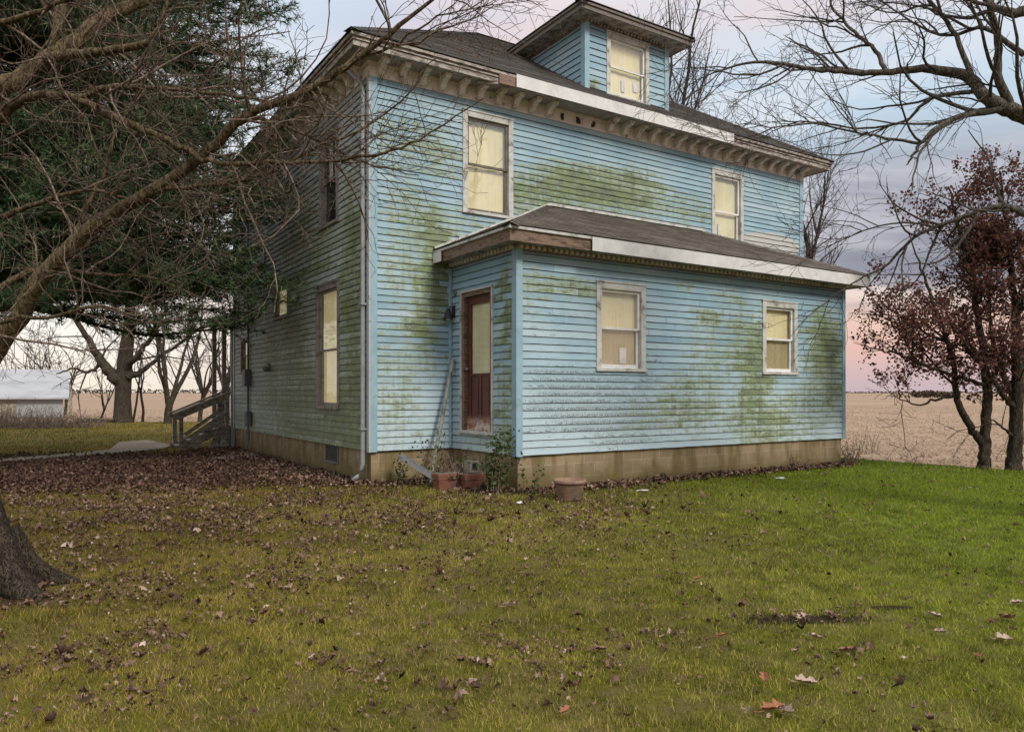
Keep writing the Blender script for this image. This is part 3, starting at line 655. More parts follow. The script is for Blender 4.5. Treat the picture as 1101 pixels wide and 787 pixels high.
# ------------------------------------------------------------------ back porch with steps
porch=empty('back_porch',loc2w(-.6,10.2),HA)
tag(porch,'weathered grey wooden stairs and porch with sloping handrail at the back corner of the house','porch')
def pb(name,lst,mat='greywood',parent=porch):
    mb=MB()
    for b in lst:
        if len(b)==6: mb.box(b[0]+.6,b[1]+.6,b[2]-10.2,b[3]-10.2,b[4],b[5])
        else: mb.beam((b[0][0]+.6,b[0][1]-10.2,b[0][2]),(b[1][0]+.6,b[1][1]-10.2,b[1][2]),b[2],b[3])
    return mb.build(name,M[mat],parent,bevel=.005)
pb('deck',[(-.15,1.8,9.72+.16*i,9.72+.16*i+.15,.56,.60) for i in range(12)])
for i in range(4):
    x=-1.30+.29*i; pb('tread',[(x,x+.30,9.78,10.62,.08+.135*i,.12+.135*i)])
for y in (9.745,10.645): pb('stringer',[((-1.34,y,.02),(-.12,y,.57),.04,.20)])
for y in (9.70,10.69):
    pb('handrail',[((-1.42,y,.92),(-.02,y,1.52),.10,.045),((-1.36,y,.84),(-.06,y,1.40),.03,.12),((-1.0,y,.35),(-.15,y,.95),.03,.10)])
    pb('newel_post',[(-1.30,-1.20,y-.05,y+.05,0,.90)]); pb('newel_post',[(-.16,-.05,y-.055,y+.055,0,1.46)])
pb('post',[(-.05,.06,10.55,10.66,.60,3.42)]); pb('post',[(-.12,-.01,11.50,11.61,.0,3.42)])
pb('post',[(-.02,.07,9.60,9.70,0,3.42)],'greytrim')
pb('porch_roof',[(-.14,2.2,9.40,12.0,3.42,3.52),(-.20,2.25,9.39,12.05,3.525,3.58)],'darkfascia')
pb('skirt',[(-.10,1.7,10.75,10.79,.02,.54),(-.10,-.06,9.76,10.74,.02,.40)],'greybox')
pb('loose_board',[((-.95,9.60,.02),(-.40,9.62,.78),.03,.12)]); pb('loose_board',[((-.55,9.55,.02),(-.25,9.64,.60),.03,.16)])
lt=[]
for i in range(9): lt.append(((-.10+.06*i-.25,9.71,.05),(-.10+.06*i+.25,9.71,.55),.012,.02)); lt.append(((-.10+.06*i+.25,9.725,.05),(-.10+.06*i-.25,9.725,.55),.012,.02))
lt+= [(-.14,.55,9.69,9.74,.02,.07),(-.14,.55,9.69,9.74,.52,.57)]
pb('lattice',lt,'trim')

# ------------------------------------------------------------------ ground
def wpath(pt): return pt
# terrain: one sheet to the horizon
xs=np.concatenate([-np.geomspace(9000,70,18),np.linspace(-60,60,41),np.geomspace(70,9000,18)])
ys=np.concatenate([[-400,-100,-40,-20,-10],np.linspace(-4,70,38),np.geomspace(76,9000,26)])
GX,GY=np.meshgrid(xs,ys)
def fz(x,y):
    f=np.clip((y-42)/25,0,1); f=f*f*(3-2*f)
    return -.12-.42*f*np.clip((-x+5)/15,0,1)-.02*np.clip(y/200,0,10)
GZ=fz(GX,GY); nx,ny=len(xs),len(ys)
idx=np.arange(nx*ny).reshape(ny,nx); quads=np.stack([idx[:-1,:-1],idx[:-1,1:],idx[1:,1:],idx[1:,:-1]],-1).reshape(-1,4)
m,g,tc=new_mat('harvested_field'); ob=tc.outputs['Object']
row=g.noise(g.map(ob,(.05,1.3,1)),1.0,6,.65); big=g.noise(g.map(ob,(.012,.05,1)),1,5,.6); f=g.noise(ob,9,5,.75); row2=g.noise(g.map(ob,(.5,5,1)),1.0,5,.7)
col=g.mix(g.ss(row,.35,.65),(.19,.125,.080),(.285,.20,.135)); col=g.mix(g.ss(f,.42,.68),col,(.36,.265,.19)); col=g.mix(g.math('MULTIPLY',g.ss(row2,.5,.68),.45),col,(.15,.10,.065))
col=g.mix(g.math('MULTIPLY',g.ss(big,.52,.66),.5),col,(.36,.24,.17)); col=g.mix(g.math('MULTIPLY',g.ss(big,.36,.28),.5),col,(.17,.16,.07))
field=np_mesh('field',np.stack([GX,GY,GZ],-1).reshape(-1,3),quads=quads,mat=finish(m,g,col,.95,f,.4,.03,.1))
tag(field,'harvested tan cornfield stretching flat to the horizon',kind='structure')

# lawn
lp=[(-75,-8),(24,-8),(19.5,0),(14.8,6.7),(12.0,10.8),(9.75,14.2),(8.7,15.7),(7.75,17.1),(6.6,19.0),(5,22),(1,30),(-6,36.5),(-14,38.5),(-22,38),(-30,35.5),(-45,36),(-75,38)]
m,g,tc=new_mat('lawn_soil'); ob=tc.outputs['Object']; sx=g.n('ShaderNodeSeparateXYZ',{0:ob})
n1=g.noise(ob,.55,5,.6); n2=g.noise(ob,3.5,6,.7); n3=g.noise(ob,28,5,.75); n4=g.noise(g.map(ob,(1,1,1),(5,9,0)),1.1,5,.65)
col=g.mix(g.ss(n3,.35,.65),(.065,.056,.010),(.12,.11,.016))
col=g.mix(g.math('MULTIPLY',g.ss(n2,.44,.62),.8),col,(.105,.078,.034))
col=g.mix(g.math('MULTIPLY',g.ss(n4,.50,.66),.6),col,(.135,.105,.042))
gr=g.ss(sx.outputs[0],.5,7.0); col=g.mix(g.math('MULTIPLY',gr,.7),col,g.mix(n3,(.050,.082,.009),(.090,.130,.014)))
def patch(cx,cy,rx,ry,lo=1.05,hi=.65):
    a=g.math('POWER',g.math('DIVIDE',g.math('SUBTRACT',sx.outputs[0],cx),rx),2.0); b=g.math('POWER',g.math('DIVIDE',g.math('SUBTRACT',sx.outputs[1],cy),ry),2.0)
    dd=g.math('ADD',g.math('SQRT',g.math('ADD',a,b)),g.math('MULTIPLY',g.math('SUBTRACT',n2,.5),.5))
    return g.ss(dd,lo,hi)
brown=g.mix(n3,(.020,.013,.009),(.065,.040,.026))
for pp in ((-8.2,14.6,6.2,3.4),(-5.2,15.6,4.0,3.6),(-3.75,5.45,.55,.3)): col=g.mix(g.math('MULTIPLY',patch(*pp),.88),col,brown)
for pp in ((1.95,4.95,.45,.10),(2.65,5.22,.18,.06),(1.7,4.9,.25,.06)): col=g.mix(g.math('MULTIPLY',patch(*pp,lo=1.25,hi=.7),.9),col,(.022,.014,.009))
lmat=finish(m,g,col,.95,g.math('ADD',n3,n2),.6,.03,.1)
def refine(poly,step=1.2):
    o=[]
    for i in range(len(poly)):
        a=Vector(poly[i]);b=Vector(poly[(i+1)%len(poly)]);k=max(1,int((b-a).length/step))
        for j in range(k):
            p=a.lerp(b,j/k); o.append((p.x+random.uniform(-.08,.08),p.y+random.uniform(-.08,.08)))
    return o
LP=refine(lp); mb=MB(); mb.face([(x,y,0) for x,y in LP])
for i in range(len(LP)):
    a,b=LP[i],LP[(i+1)%len(LP)]; mb.face([(a[0],a[1],0),(b[0],b[1],0),(b[0]*1.006,b[1]*1.006+.05,-.2),(a[0]*1.006,a[1]*1.006+.05,-.2)][::-1])
lawn=mb.build('lawn',lmat); tag(lawn,'uneven mown lawn patched with straw brown and dead leaves',kind='structure')

# concrete path
m,g,tc=new_mat('old_concrete'); ob=tc.outputs['Object']; n=g.noise(ob,1.5,6,.65); f=g.noise(ob,25,4,.7)
col=g.mix(g.ss(n,.35,.7),(.22,.175,.125),(.14,.105,.072)); col=g.mix(g.math('MULTIPLY',g.ss(f,.5,.7),.5),col,(.12,.09,.06))
pm=finish(m,g,col,.9,f,.3,.01,.2)
def gp(px,py,z=.03): p=gnd(px,py,z); return (p.x,p.y,z)
PATH=[gp(-160,503),gp(-160,499),gp(0,493),gp(90,486.0),gp(118,483),gp(128,475),gp(158,472.5),gp(186,478),gp(176,482),gp(90,490.5),gp(0,497.5)]
mb=MB(); mb.face(PATH)
tag(mb.build('path',pm),'narrow worn concrete walk leading to the porch steps',kind='structure')

# ------------------------------------------------------------------ grass and fallen leaves
def inpoly(x,y,poly):
    c=np.zeros(len(x),bool); n=len(poly)
    for i in range(n):
        x1,y1=poly[i];x2,y2=poly[(i+1)%n]
        k=((y1>y)!=(y2>y))&(x<(x2-x1)*(y-y1)/(y2-y1+1e-12)+x1); c^=k
    return c
def inhouse(x,y,m=0.0):
    lx=(x-HP.x)*U.x+(y-HP.y)*U.y; ly=(x-HP.x)*Vv.x+(y-HP.y)*Vv.y
    return ((lx>-m)&(lx<W+m)&(ly>-m)&(ly<D+m))|((lx>EX0-m)&(lx<EX1+m)&(ly>EY-m)&(ly<.2))
def vnoise(x,y,s,seed=0):
    """smooth value noise, numpy"""
    r=np.random.default_rng(seed).random((256,256)); X=x*s+100; Y=y*s+100; xi=np.floor(X).astype(int);yi=np.floor(Y).astype(int); fx=X-xi;fy=Y-yi
    fx=fx*fx*(3-2*fx);fy=fy*fy*(3-2*fy); q=lambda a,b:r[a%256,b%256]
    return (q(xi,yi)*(1-fx)+q(xi+1,yi)*fx)*(1-fy)+(q(xi,yi+1)*(1-fx)+q(xi+1,yi+1)*fx)*fy
def fbm(x,y,s,seed=0): return .5*vnoise(x,y,s,seed)+.3*vnoise(x,y,s*2.1,seed+1)+.2*vnoise(x,y,s*4.3,seed+2)
def litter(x,y):
    """how thick the fallen leaves lie, 0..1"""
    e=lambda cx,cy,rx,ry:np.clip(1.25-np.hypot((x-cx)/rx,(y-cy)/ry),0,1)*1.6
    d=np.maximum(np.maximum(e(-8.2,14.6,6.2,3.4),e(-5.2,15.6,4.0,3.6)),.55*e(-3.3,5.5,.9,.4))
    return np.clip(d,0,1)
def scatter(n,x0,x1,y0,y1):
    return rng.uniform(x0,x1,n),rng.uniform(y0,y1,n)
def blades(bands):
    Vs=[];Ts=[];Tn=[];base=0
    for (y0,y1,den,h,wd) in bands:
        mx=.80*y1+2.0; n=int(den*(2*mx)*(y1-y0)); x,y=scatter(n,-mx,mx,y0,y1)
        k=inpoly(x,y,LP)&~inhouse(x,y,-.03)&(np.abs(x)<.78*y+2.2)&~(inpoly(x,y,[(q[0],q[1]) for q in PATH])&(rng.random(len(x))<.93)); x,y=x[k],y[k]
        li=litter(x,y); soil=np.maximum(np.clip(1.3-np.hypot((x-1.95)/.45,(y-4.95)/.10),0,1),np.clip(1.3-np.hypot((x-2.65)/.18,(y-5.22)/.06),0,1))
        k=rng.random(len(x))>np.maximum(li*.93,soil*1.2); x,y=x[k],y[k]; n=len(x)
        bald=fbm(x,y,1.9,63); k=rng.random(n)<np.clip(1.25-np.clip(bald-.56,0,.3)*5*(x<3.5),.38,1); x,y=x[k],y[k]; n=len(x); tuft=np.clip((fbm(x,y,2.6,87)-.58)/.06,0,1)
        ang=rng.uniform(0,6.283,n); hh=(1+.35*tuft)*h*rng.uniform(.5,1.25,n)*(.7+.6*fbm(x,y,1.3,5)); lean=rng.uniform(.2,1.0,n)*hh; la=rng.uniform(0,6.283,n); ww=wd*rng.uniform(.7,1.3,n)
        dx,dy=np.cos(ang)*ww,np.sin(ang)*ww
        v=np.empty((n,3,3)); v[:,0]=np.stack([x-dx,y-dy,np.full(n,-.003)],-1); v[:,1]=np.stack([x+dx,y+dy,np.full(n,-.003)],-1); v[:,2]=np.stack([x+np.cos(la)*lean,y+np.sin(la)*lean,hh],-1)
        straw=fbm(x,y,.9,21)+.35*(fbm(x,y,3.1,9)-.5); right=np.clip((x-.3)/6.5,0,1)
        t=.34-.10*tuft+.21*rng.standard_normal(n)+.9*(vnoise(x,y,9.0,41)-.5)*(y<9.5)+1.6*np.clip(straw-.53,-.16,.22)*(1-.75*right)+.12*right
        dry=rng.random(n)<((.14+.9*np.clip(fbm(x,y,2.4,77)-.52,0,.3))*(1-.85*right)+.02); t=np.where(dry,.78+.2*rng.random(n),np.minimum(t,.74+.1*(1-right)))
        Vs.append(v.reshape(-1,3)); Ts.append(base+np.arange(3*n).reshape(-1,3)); base+=3*n
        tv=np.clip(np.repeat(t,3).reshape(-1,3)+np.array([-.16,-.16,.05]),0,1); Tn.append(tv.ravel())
    return np.concatenate(Vs),np.concatenate(Ts),np.concatenate(Tn)
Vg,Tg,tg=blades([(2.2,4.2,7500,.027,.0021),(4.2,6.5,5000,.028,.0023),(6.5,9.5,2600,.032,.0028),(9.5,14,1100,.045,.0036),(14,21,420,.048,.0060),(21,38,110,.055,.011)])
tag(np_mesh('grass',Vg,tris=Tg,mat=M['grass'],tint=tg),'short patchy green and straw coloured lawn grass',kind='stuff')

def leaf_cards(x,y,z,size,tint,flat=.5,lobed=False):
    """curled little leaves: 6-gon folded along the midrib (4 quads worth of tris)"""
    n=len(x); ang=rng.uniform(0,6.283,n); tilt=rng.normal(0,flat,n); roll=rng.normal(0,flat,n); curl=rng.uniform(.3,1.0,n)*np.sign(rng.random(n)-.2)
    prof=np.array([(-.5,0),(-.15,.30),(.2,.24),(.5,0),(.2,-.24),(-.15,-.30),(0.02,0)])
    if lobed:
        th=np.arange(12)*2*math.pi/12; rr_=np.where(np.arange(12)%2==0,.52,.30); prof=np.concatenate([np.stack([np.cos(th)*rr_,np.sin(th)*rr_*.72],-1),[[.02,0]]])
    q=len(prof)
    L=np.empty((n,q,3)); L[:,:,0]=prof[:,0]*size[:,None]; L[:,:,1]=prof[:,1]*size[:,None]*rng.uniform(.7,1.4,n)[:,None]; L[:,:-1,:2]*=rng.uniform(.55,1.3,(n,q-1,1)); L[:,:,2]=(np.abs(prof[:,1])[None]*curl[:,None]*1.6+ (prof[:,0]**2)[None]*curl[:,None]+rng.normal(0,.13 if lobed else .10,(n,q)))*size[:,None]
    c,s=np.cos(tilt)[:,None],np.sin(tilt)[:,None]; X,Z=L[:,:,0]*c-L[:,:,2]*s,L[:,:,0]*s+L[:,:,2]*c
    c,s=np.cos(roll)[:,None],np.sin(roll)[:,None]; Yv,Z=L[:,:,1]*c-Z*s,L[:,:,1]*s+Z*c
    c,s=np.cos(ang)[:,None],np.sin(ang)[:,None]; X,Yv=X*c-Yv*s,X*s+Yv*c
    V=np.stack([X+x[:,None],Yv+y[:,None],Z-Z.min(1,keepdims=True)+z[:,None]],-1)
    tr=np.array([(q-1,i,(i+1)%(q-1)) for i in range(q-1)])
    T=(np.arange(n)*q)[:,None,None]+tr[None]
    return V.reshape(-1,3),T.reshape(-1,3),np.repeat(tint,q)
# thick bed under the trees, scattered leaves and drifts on the lawn, a strip along the foundation
x,y=scatter(110000,-17,1,10.0,20.5); li=litter(x,y); k=(rng.random(len(x))<li*(1-.93*inpoly(x,y,[(q[0],q[1]) for q in PATH]))*(.45+.8*fbm(x,y,1.2,3)))&~inhouse(x,y,.0); xa,ya=x[k],y[k]
za=.012+rng.random(len(xa))*.03; sa=rng.uniform(.04,.085,len(xa)); ta=np.clip(.20+.17*rng.standard_normal(len(xa)),0,1)
x,y=scatter(520000,-9,10,2.6,14.0); cl=fbm(x,y,2.2,31); c2=fbm(x,y,.55,33)
den=np.clip((cl-.47)/.15,0,1)**1.4*np.clip(.85-.15*(x+2.5),.05,1.1)*np.clip((c2-.22)/.35,.15,1); den=np.maximum(den,.045*np.clip(1.2-.12*(x+1),.25,2.2))
den=np.maximum(den,.55*np.clip(1.3-np.hypot((x+3.1)/.9,(y-5.5)/.35),0,1)); den=np.maximum(den,.35*np.clip(1.3-np.hypot((x+4.0)/4.5,(y-9.6)/2.0),0,1)*np.clip((cl-.34)/.18,0,1)); den=np.maximum(den,.55*np.clip(1.25-np.hypot((x+4.0)/5.5,(y-8.6)/4.2),0,1)*np.clip((cl-.33)/.2,.12,1))
den+= .9*np.clip(1.2-np.hypot((x-1.95)/.5,(y-4.95)/.12),0,1)
k=(rng.random(len(x))<den*.42)&~inhouse(x,y,.02)&inpoly(x,y,LP); xb,yb=x[k],y[k]; zb=.004+rng.random(len(xb))*.02; sb=rng.lognormal(-3.62,.42,len(xb))*(1+.25*(yb>8)); tb=np.clip(.42+.24*rng.standard_normal(len(xb)),0,1)
xs_,ys_=[],[]
for (p,q,dn,wd) in (((EX0,EY),(EX1,EY),260,.30),((EX0,0),(EX0,EY),300,.5),((0,0),(EX0,0),320,.45),((0,0),(0,D),320,.8),((EX1,EY),(EX1,0),200,.4)):
    L=math.hypot(q[0]-p[0],q[1]-p[1]); n=int(dn*L); t=rng.random(n); o=-np.abs(rng.normal(0,wd*.55,n))-.01
    if p[1]==q[1]: lx,ly=p[0]+(q[0]-p[0])*t,p[1]+o
    else:
        sgn=1 if p[0]<5 else -1
        lx,ly=p[0]+o*sgn,p[1]+(q[1]-p[1])*t
    xs_.append(HP.x+U.x*lx+Vv.x*ly); ys_.append(HP.y+U.y*lx+Vv.y*ly)
xc,yc=np.concatenate(xs_),np.concatenate(ys_); k=~inhouse(xc,yc,-.01); xc,yc=xc[k],yc[k]
zc_=.012+np.abs(rng.normal(0,.03,len(xc))); sc_=rng.uniform(.04,.09,len(xc)); tc_=np.clip(.40+.25*rng.standard_normal(len(xc)),0,1)
for nm,(a,b,c,d,e),lab in (('leaf_litter',(xa,ya,za,sa,ta),'deep bed of brown fallen leaves under the trees'),('scattered_leaves',(xb,yb,zb,sb,tb),'small dead leaves scattered in drifts over the lawn'),('foundation_leaves',(xc,yc,zc_,sc_,tc_),'strip of blown brown leaves along the house foundation')):
    V,T,t=leaf_cards(a,b,c,d,e,lobed=(nm=='scattered_leaves')); tag(np_mesh(nm,V,tris=T,mat=M['dead'],tint=t),lab,kind='stuff')

# ------------------------------------------------------------------ trees
def nrm(v): return v/ (np.linalg.norm(v)+1e-9)
def rotdir(d,ang):
    r=rng.standard_normal(3); p=nrm(r-d*np.dot(r,d)); return nrm(d*math.cos(ang)+p*math.sin(ang))
def catmull(P,k=5):
    P=[np.array(p,float) for p in P]; P=[2*P[0]-P[1]]+P+[2*P[-1]-P[-2]]; o=[]
    for i in range(1,len(P)-2):
        for j in range(k):
            t=j/k; a,b,c,d=P[i-1],P[i],P[i+1],P[i+2]
            o.append(.5*((2*b)+(-a+c)*t+(2*a-5*b+4*c-d)*t*t+(-a+3*b-3*c+d)*t**3))
    o.append(P[-2]); return np.array(o)
class Cfg:
    def __init__(s,**k):
        s.kids=(5,6,6); s.len=(1.4,.55,.28); s.seg=(9,6,4,3); s.wob=(.16,.22,.28,.3); s.up=(.03,.02,.0,.0); s.ang=(30,75); s.rmin=.0022; s.ratio=.62; s.t0=.12; s.block=None; s.bias=None; s.thin=1.0
        for a,b in k.items(): setattr(s,a,b)
def polyline(p,d,L,r,lvl,c,r1=None):
    n=c.seg[min(lvl,len(c.seg)-1)]; pts=[np.array(p,float)]
    for i in range(n):
        d=nrm(d+rng.standard_normal(3)*c.wob[min(lvl,3)]+np.array([0,0,c.up[min(lvl,3)]])); pts.append(pts[-1]+d*L/n)
    return np.array(pts),np.linspace(r,max(c.rmin,r*.3 if r1 is None else r1),n+1)
def sprout(out,pts,rad,lvl,c,tips=None):
    """children along a polyline, recursively"""
    if lvl>=len(c.kids): 
        if tips is not None: tips.append(pts)
        return
    seg=np.linalg.norm(np.diff(pts,axis=0),axis=1); cum=np.concatenate([[0],np.cumsum(seg)]); L=cum[-1]
    n=rng.poisson(c.kids[lvl]*L)
    for _ in range(n):
        t=(c.t0+(1-c.t0)*rng.random())*L; i=min(np.searchsorted(cum,t)-1,len(seg)-1); i=max(i,0); f=(t-cum[i])/(seg[i]+1e-9)
        p=pts[i]+(pts[i+1]-pts[i])*f; r=rad[i]+(rad[i+1]-rad[i])*f; d0=nrm(pts[i+1]-pts[i])
        d=rotdir(d0,R(rng.uniform(*c.ang)))
        if c.bias is not None: d=nrm(d+c.bias)
        l=c.len[lvl]*rng.uniform(.45,1.35)*(1.1-.45*t/L); rr=max(c.rmin,min(r*c.ratio,(.009*l+.0015 if lvl>0 else .016*l+.001)*c.thin))
        q,rd=polyline(p,d,l,rr,lvl+1,c)
        if c.block is not None and c.block(q[-1]): continue
        out.append((q,rd,lvl+1)); sprout(out,q,rd,lvl+1,c,tips)
def tubes(name,polys,mat,parent,smooth=True):
    Vs=[];Qs=[];base=0
    for (pts,rad,lvl) in polys:
        n=len(pts); k=12 if rad[0]>.12 else 9 if rad[0]>.05 else 6 if rad[0]>.015 else 4 if rad[0]>.006 else 3
        t=np.gradient(pts,axis=0); t/=np.linalg.norm(t,axis=1,keepdims=True)+1e-9; m=t.mean(0); ref=np.array([0,0,1.]) if abs(m[2])<.8*np.linalg.norm(m) else np.array([1.,0,0])
        a=np.cross(t,ref); a/=np.linalg.norm(a,axis=1,keepdims=True)+1e-9; b=np.cross(t,a); th=np.arange(k)*2*math.pi/k
        ring=pts[:,None]+(a[:,None]*np.cos(th)[None,:,None]+b[:,None]*np.sin(th)[None,:,None])*np.asarray(rad)[:,None,None]
        Vs.append(ring.reshape(-1,3)); j=np.arange(k); i=np.arange(n-1)[:,None]*k; j2=(j+1)%k
        Qs.append((base+np.stack([i+j,i+j2,i+k+j2,i+k+j],-1)).reshape(-1,4)); base+=n*k
    return np_mesh(name,np.concatenate(Vs),quads=np.concatenate(Qs),mat=mat,parent=parent,smooth=smooth)
def rel(polys,o): o=np.array(o); return [(p-o,r,l) for p,r,l in polys]
def tree(name,base,label,cat,trunkpolys,crownpolys,tm,cm,group=None):
    t=empty(name,base); tag(t,label,cat,group)
    tubes('trunk',rel(trunkpolys,base),tm,t)
    if crownpolys: tubes('crown',rel(crownpolys,base),cm,t)
    return t
def limb(spec,k=5,jit=.006):
    """spec: (px,py,depth,radius) along a limb"""
    P=catmull([tuple(at(a,b,c))+(r,) for a,b,c,r in spec],k); pts=P[:,:3]+rng.standard_normal((len(P),3))*jit; return pts,np.maximum(P[:,3],.002),0

nohouse=lambda q: bool(inhouse(np.array([q[0]]),np.array([q[1]]),.15)[0]) and q[2]<10
# --- leaning bare tree in the left foreground
tb_=gnd(-14,640); o0=np.array(tb_)
tr=[(np.array([[-3.98,5.62,-.15],[-3.97,5.63,.05],[-4.02,5.66,.25],[-4.14,5.7,.6],[-4.32,5.75,1.1],[-4.50,5.8,1.7],[-4.62,5.8,2.4],[-4.66,5.7,3.2],[-4.6,5.6,4.0]]),np.array([.38,.30,.245,.22,.21,.20,.19,.17,.13]),0)]
for (dx,dy) in ((.42,-.12),(.38,.28),(-.1,-.45),(-.45,.1),(.15,-.42)):   # root flares
    tr.append((np.array([[-4.03+dx*.25,5.66+dy*.25,.42],[-4.0+dx*.55,5.63+dy*.55,.14],[-3.97+dx*.9,5.62+dy*.9,.02],[-3.95+dx*1.4,5.62+dy*1.4,-.06]]),np.array([.16,.14,.10,.04]),0))
LB=[
 [(-95,470,5.7,.10),(-40,420,5.6,.085),(0,372,5.5,.072),(55,286,5.3,.055),(113,236,5.2,.047),(160,207,5.1,.042),(222,164,5.0,.034),(262,127,4.9,.030),(334,95,4.8,.025),(381,65,4.7,.020),(440,20,4.6,.013),(500,-30,4.5,.006)],
 [(-110,180,5.6,.13),(-40,130,5.6,.085),(0,96,5.6,.074),(36,76,5.7,.066),(80,46,5.8,.060),(105,24,5.9,.056),(140,6,6.0,.048),(200,-14,6.1,.03)],
 [(-90,240,5.7,.09),(-30,155,5.5,.05),(22,109,5.3,.034),(62,102,5.2,.030),(82,106,5.15,.027),(120,127,5.1,.024),(163,143,5.0,.021),(200,160,4.95,.019),(225,174,4.9,.017),(309,175,4.8,.013),(400,167,4.7,.010),(450,150,4.65,.007),(520,106,4.6,.003)],
 [(82,106,5.15,.020),(116,95,5.1,.019),(167,95,5.05,.016),(218,100,5.0,.013),(270,106,4.95,.009),(330,120,4.9,.005)],
 [(36,76,5.7,.05),(69,60,5.5,.035),(120,54,5.4,.030),(160,45,5.3,.022),(175,15,5.2,.014),(185,-20,5.2,.01)],
 [(55,60,5.75,.03),(62,20,5.8,.035),(72,-20,5.9,.04)],
 [(0,310,5.5,.024),(40,290,5.6,.020),(110,296,5.8,.013),(170,300,6.0,.008),(230,330,6.2,.004)],
 [(55,286,5.3,.020),(80,250,5.4,.018),(110,190,5.5,.015),(122,140,5.6,.010),(128,80,5.7,.005)],
 [(0,235,5.4,.022),(30,222,5.3,.018),(90,205,5.25,.012),(150,215,5.2,.009),(230,225,5.1,.006),(300,205,5.0,.003)],
 [(160,207,5.1,.02),(210,200,5.0,.016),(280,190,4.9,.012),(330,165,4.85,.008),(420,120,4.8,.006),(470,60,4.75,.003)],
 [(262,127,4.9,.018),(290,130,4.9,.013),(340,150,4.9,.009),(395,175,4.9,.006),(450,190,4.9,.003)],
 [(-60,350,5.4,.03),(0,345,5.2,.016),(60,340,5.1,.012),(110,330,5.0,.009),(180,350,4.9,.004)],
 [(-40,30,5.3,.03),(20,20,5.2,.02),(90,-5,5.1,.012)],
 [(381,65,4.7,.012),(420,50,4.7,.009),(470,20,4.7,.006),(530,5,4.7,.003)],
]
cr=[limb(s) for s in LB]; tr+=cr[:2]
for s in cr[2:]: tr.append(s)
twigs=[]; c=Cfg(kids=(7.0,6.8,5.5),len=(1.0,.42,.20),seg=(9,7,5,4),wob=(.2,.2,.2,.22),up=(0,.03,.01,0),rmin=.0016,ang=(25,80),bias=np.array([.12,-.05,.0]),thin=.55,block=lambda q:q[2]<1.55)
for s in cr: sprout(twigs,s[0],s[1],0,c)
LT=tree('bare_tree',tb_,'leaning bare tree in the left foreground with mossy limbs and a tangle of fine twigs','tree',tr[:6],twigs,M['bark_trunk'],M['twig'])
tubes('limb',rel(tr[6:],tb_),M['bark_olive'],LT)

# --- bare tree reaching in from the right
rb=Vector((7.35,8.6,0)); tr=[(catmull([(7.35,8.6,-.1),(7.33,8.6,.5),(7.25,8.6,1.8),(7.05,8.7,3.2),(6.75,8.8,4.4)],4),np.linspace(.34,.22,17),0),(catmull([(6.75,8.8,4.4),(6.9,8.9,5.6),(7.2,9.0,7.2),(7.6,9.1,9)],4),np.linspace(.16,.06,13),0)]
RB=[
 [(1165,150,8.8,.15),(1101,124,8.9,.11),(1075,114,8.9,.095),(1057,101,8.9,.082),(1042,84,9.0,.075),(1014,77,9.0,.064),(985,75,9.1,.052),(951,78,9.2,.044),(912,78,9.3,.037),(875,75,9.4,.030),(821,67,9.6,.022),(775,76,9.8,.014),(735,95,10,.006)],
 [(1085,117,8.9,.05),(1043,123,8.8,.042),(1013,134,8.7,.034),(992,152,8.6,.026),(981,168,8.6,.018),(975,178,8.6,.008)],
 [(990,155,8.6,.022),(945,147,8.8,.018),(919,142,9.0,.016),(862,133,9.3,.012),(810,145,9.6,.008),(770,160,9.9,.004)],
 [(1052,98,8.95,.034),(1003,105,9.1,.026),(970,131,9.3,.019),(919,138,9.6,.014),(860,131,9.9,.010),(815,150,10.2,.005)],
 [(1085,113,8.9,.065),(1073,80,8.8,.055),(1072,36,8.7,.046),(1061,0,8.6,.04),(1050,-40,8.6,.03)],
 [(1046,86,9,.04),(1028,40,9.1,.032),(1000,0,9.2,.026),(985,-30,9.2,.02)],
 [(952,76,9.2,.035),(941,55,9.3,.028),(919,35,9.4,.023),(897,11,9.5,.018),(885,-20,9.6,.012)],
 [(940,50,9.3,.016),(900,30,9.5,.012),(850,22,9.8,.009),(790,18,10.1,.005)],
 [(1160,-10,8.3,.10),(1101,12,8.4,.07),(1080,13,8.4,.05),(1062,2,8.5,.035),(1040,-20,8.6,.02)],
 [(1160,250,8.6,.07),(1101,229,8.8,.048),(1075,222,8.9,.038),(1028,236,9.1,.030),(984,254,9.3,.024),(955,283,9.5,.018),(915,306,9.6,.012),(880,330,9.6,.008),(850,362,9.6,.004)],
 [(1010,245,9.2,.02),(960,240,9.4,.013),(900,260,9.6,.009),(850,290,9.7,.005)],
 [(1101,60,8.8,.04),(1060,32,9,.03),(1010,38,9.2,.02),(960,10,9.4,.01),(930,-15,9.5,.006)],
]
cr=[limb(s,jit=.007) for s in RB]; tr+=cr; twigs=[]
c=Cfg(kids=(4.6,4.6,4.4),len=(1.25,.62,.32),seg=(9,8,5,4),wob=(.12,.14,.18,.2),up=(.0,.05,.02,.0),rmin=.0026,ang=(25,60),bias=np.array([-.12,.0,.02]),block=nohouse)
for k in range(9):  # limbs out of view, added so the windows reflect branches
    a=rng.uniform(-2.4,1.3); j=int(rng.integers(8,16)); q=polyline(tr[0][0][j],nrm(np.array([math.cos(a)*.8,math.sin(a)*.8,rng.uniform(.3,1.1)])),rng.uniform(3,5.5),.10,0,Cfg(seg=(14,),wob=(.14,)*4,up=(.04,)*4),r1=.012)
    if q[0][-1][0]/q[0][-1][1]<.74: continue
    tr.append((*q,0)); cr.append((*q,0))
for s in cr: sprout(twigs,s[0],s[1],0,c)
tree('bare_tree',rb,'bare grey tree at the right edge whose long limbs reach over the house','tree',[(p_,r_*(.86 if i_>1 else 1),l_) for i_,(p_,r_,l_) in enumerate(tr)],twigs,M['bark_grey'],M['twig_grey'])

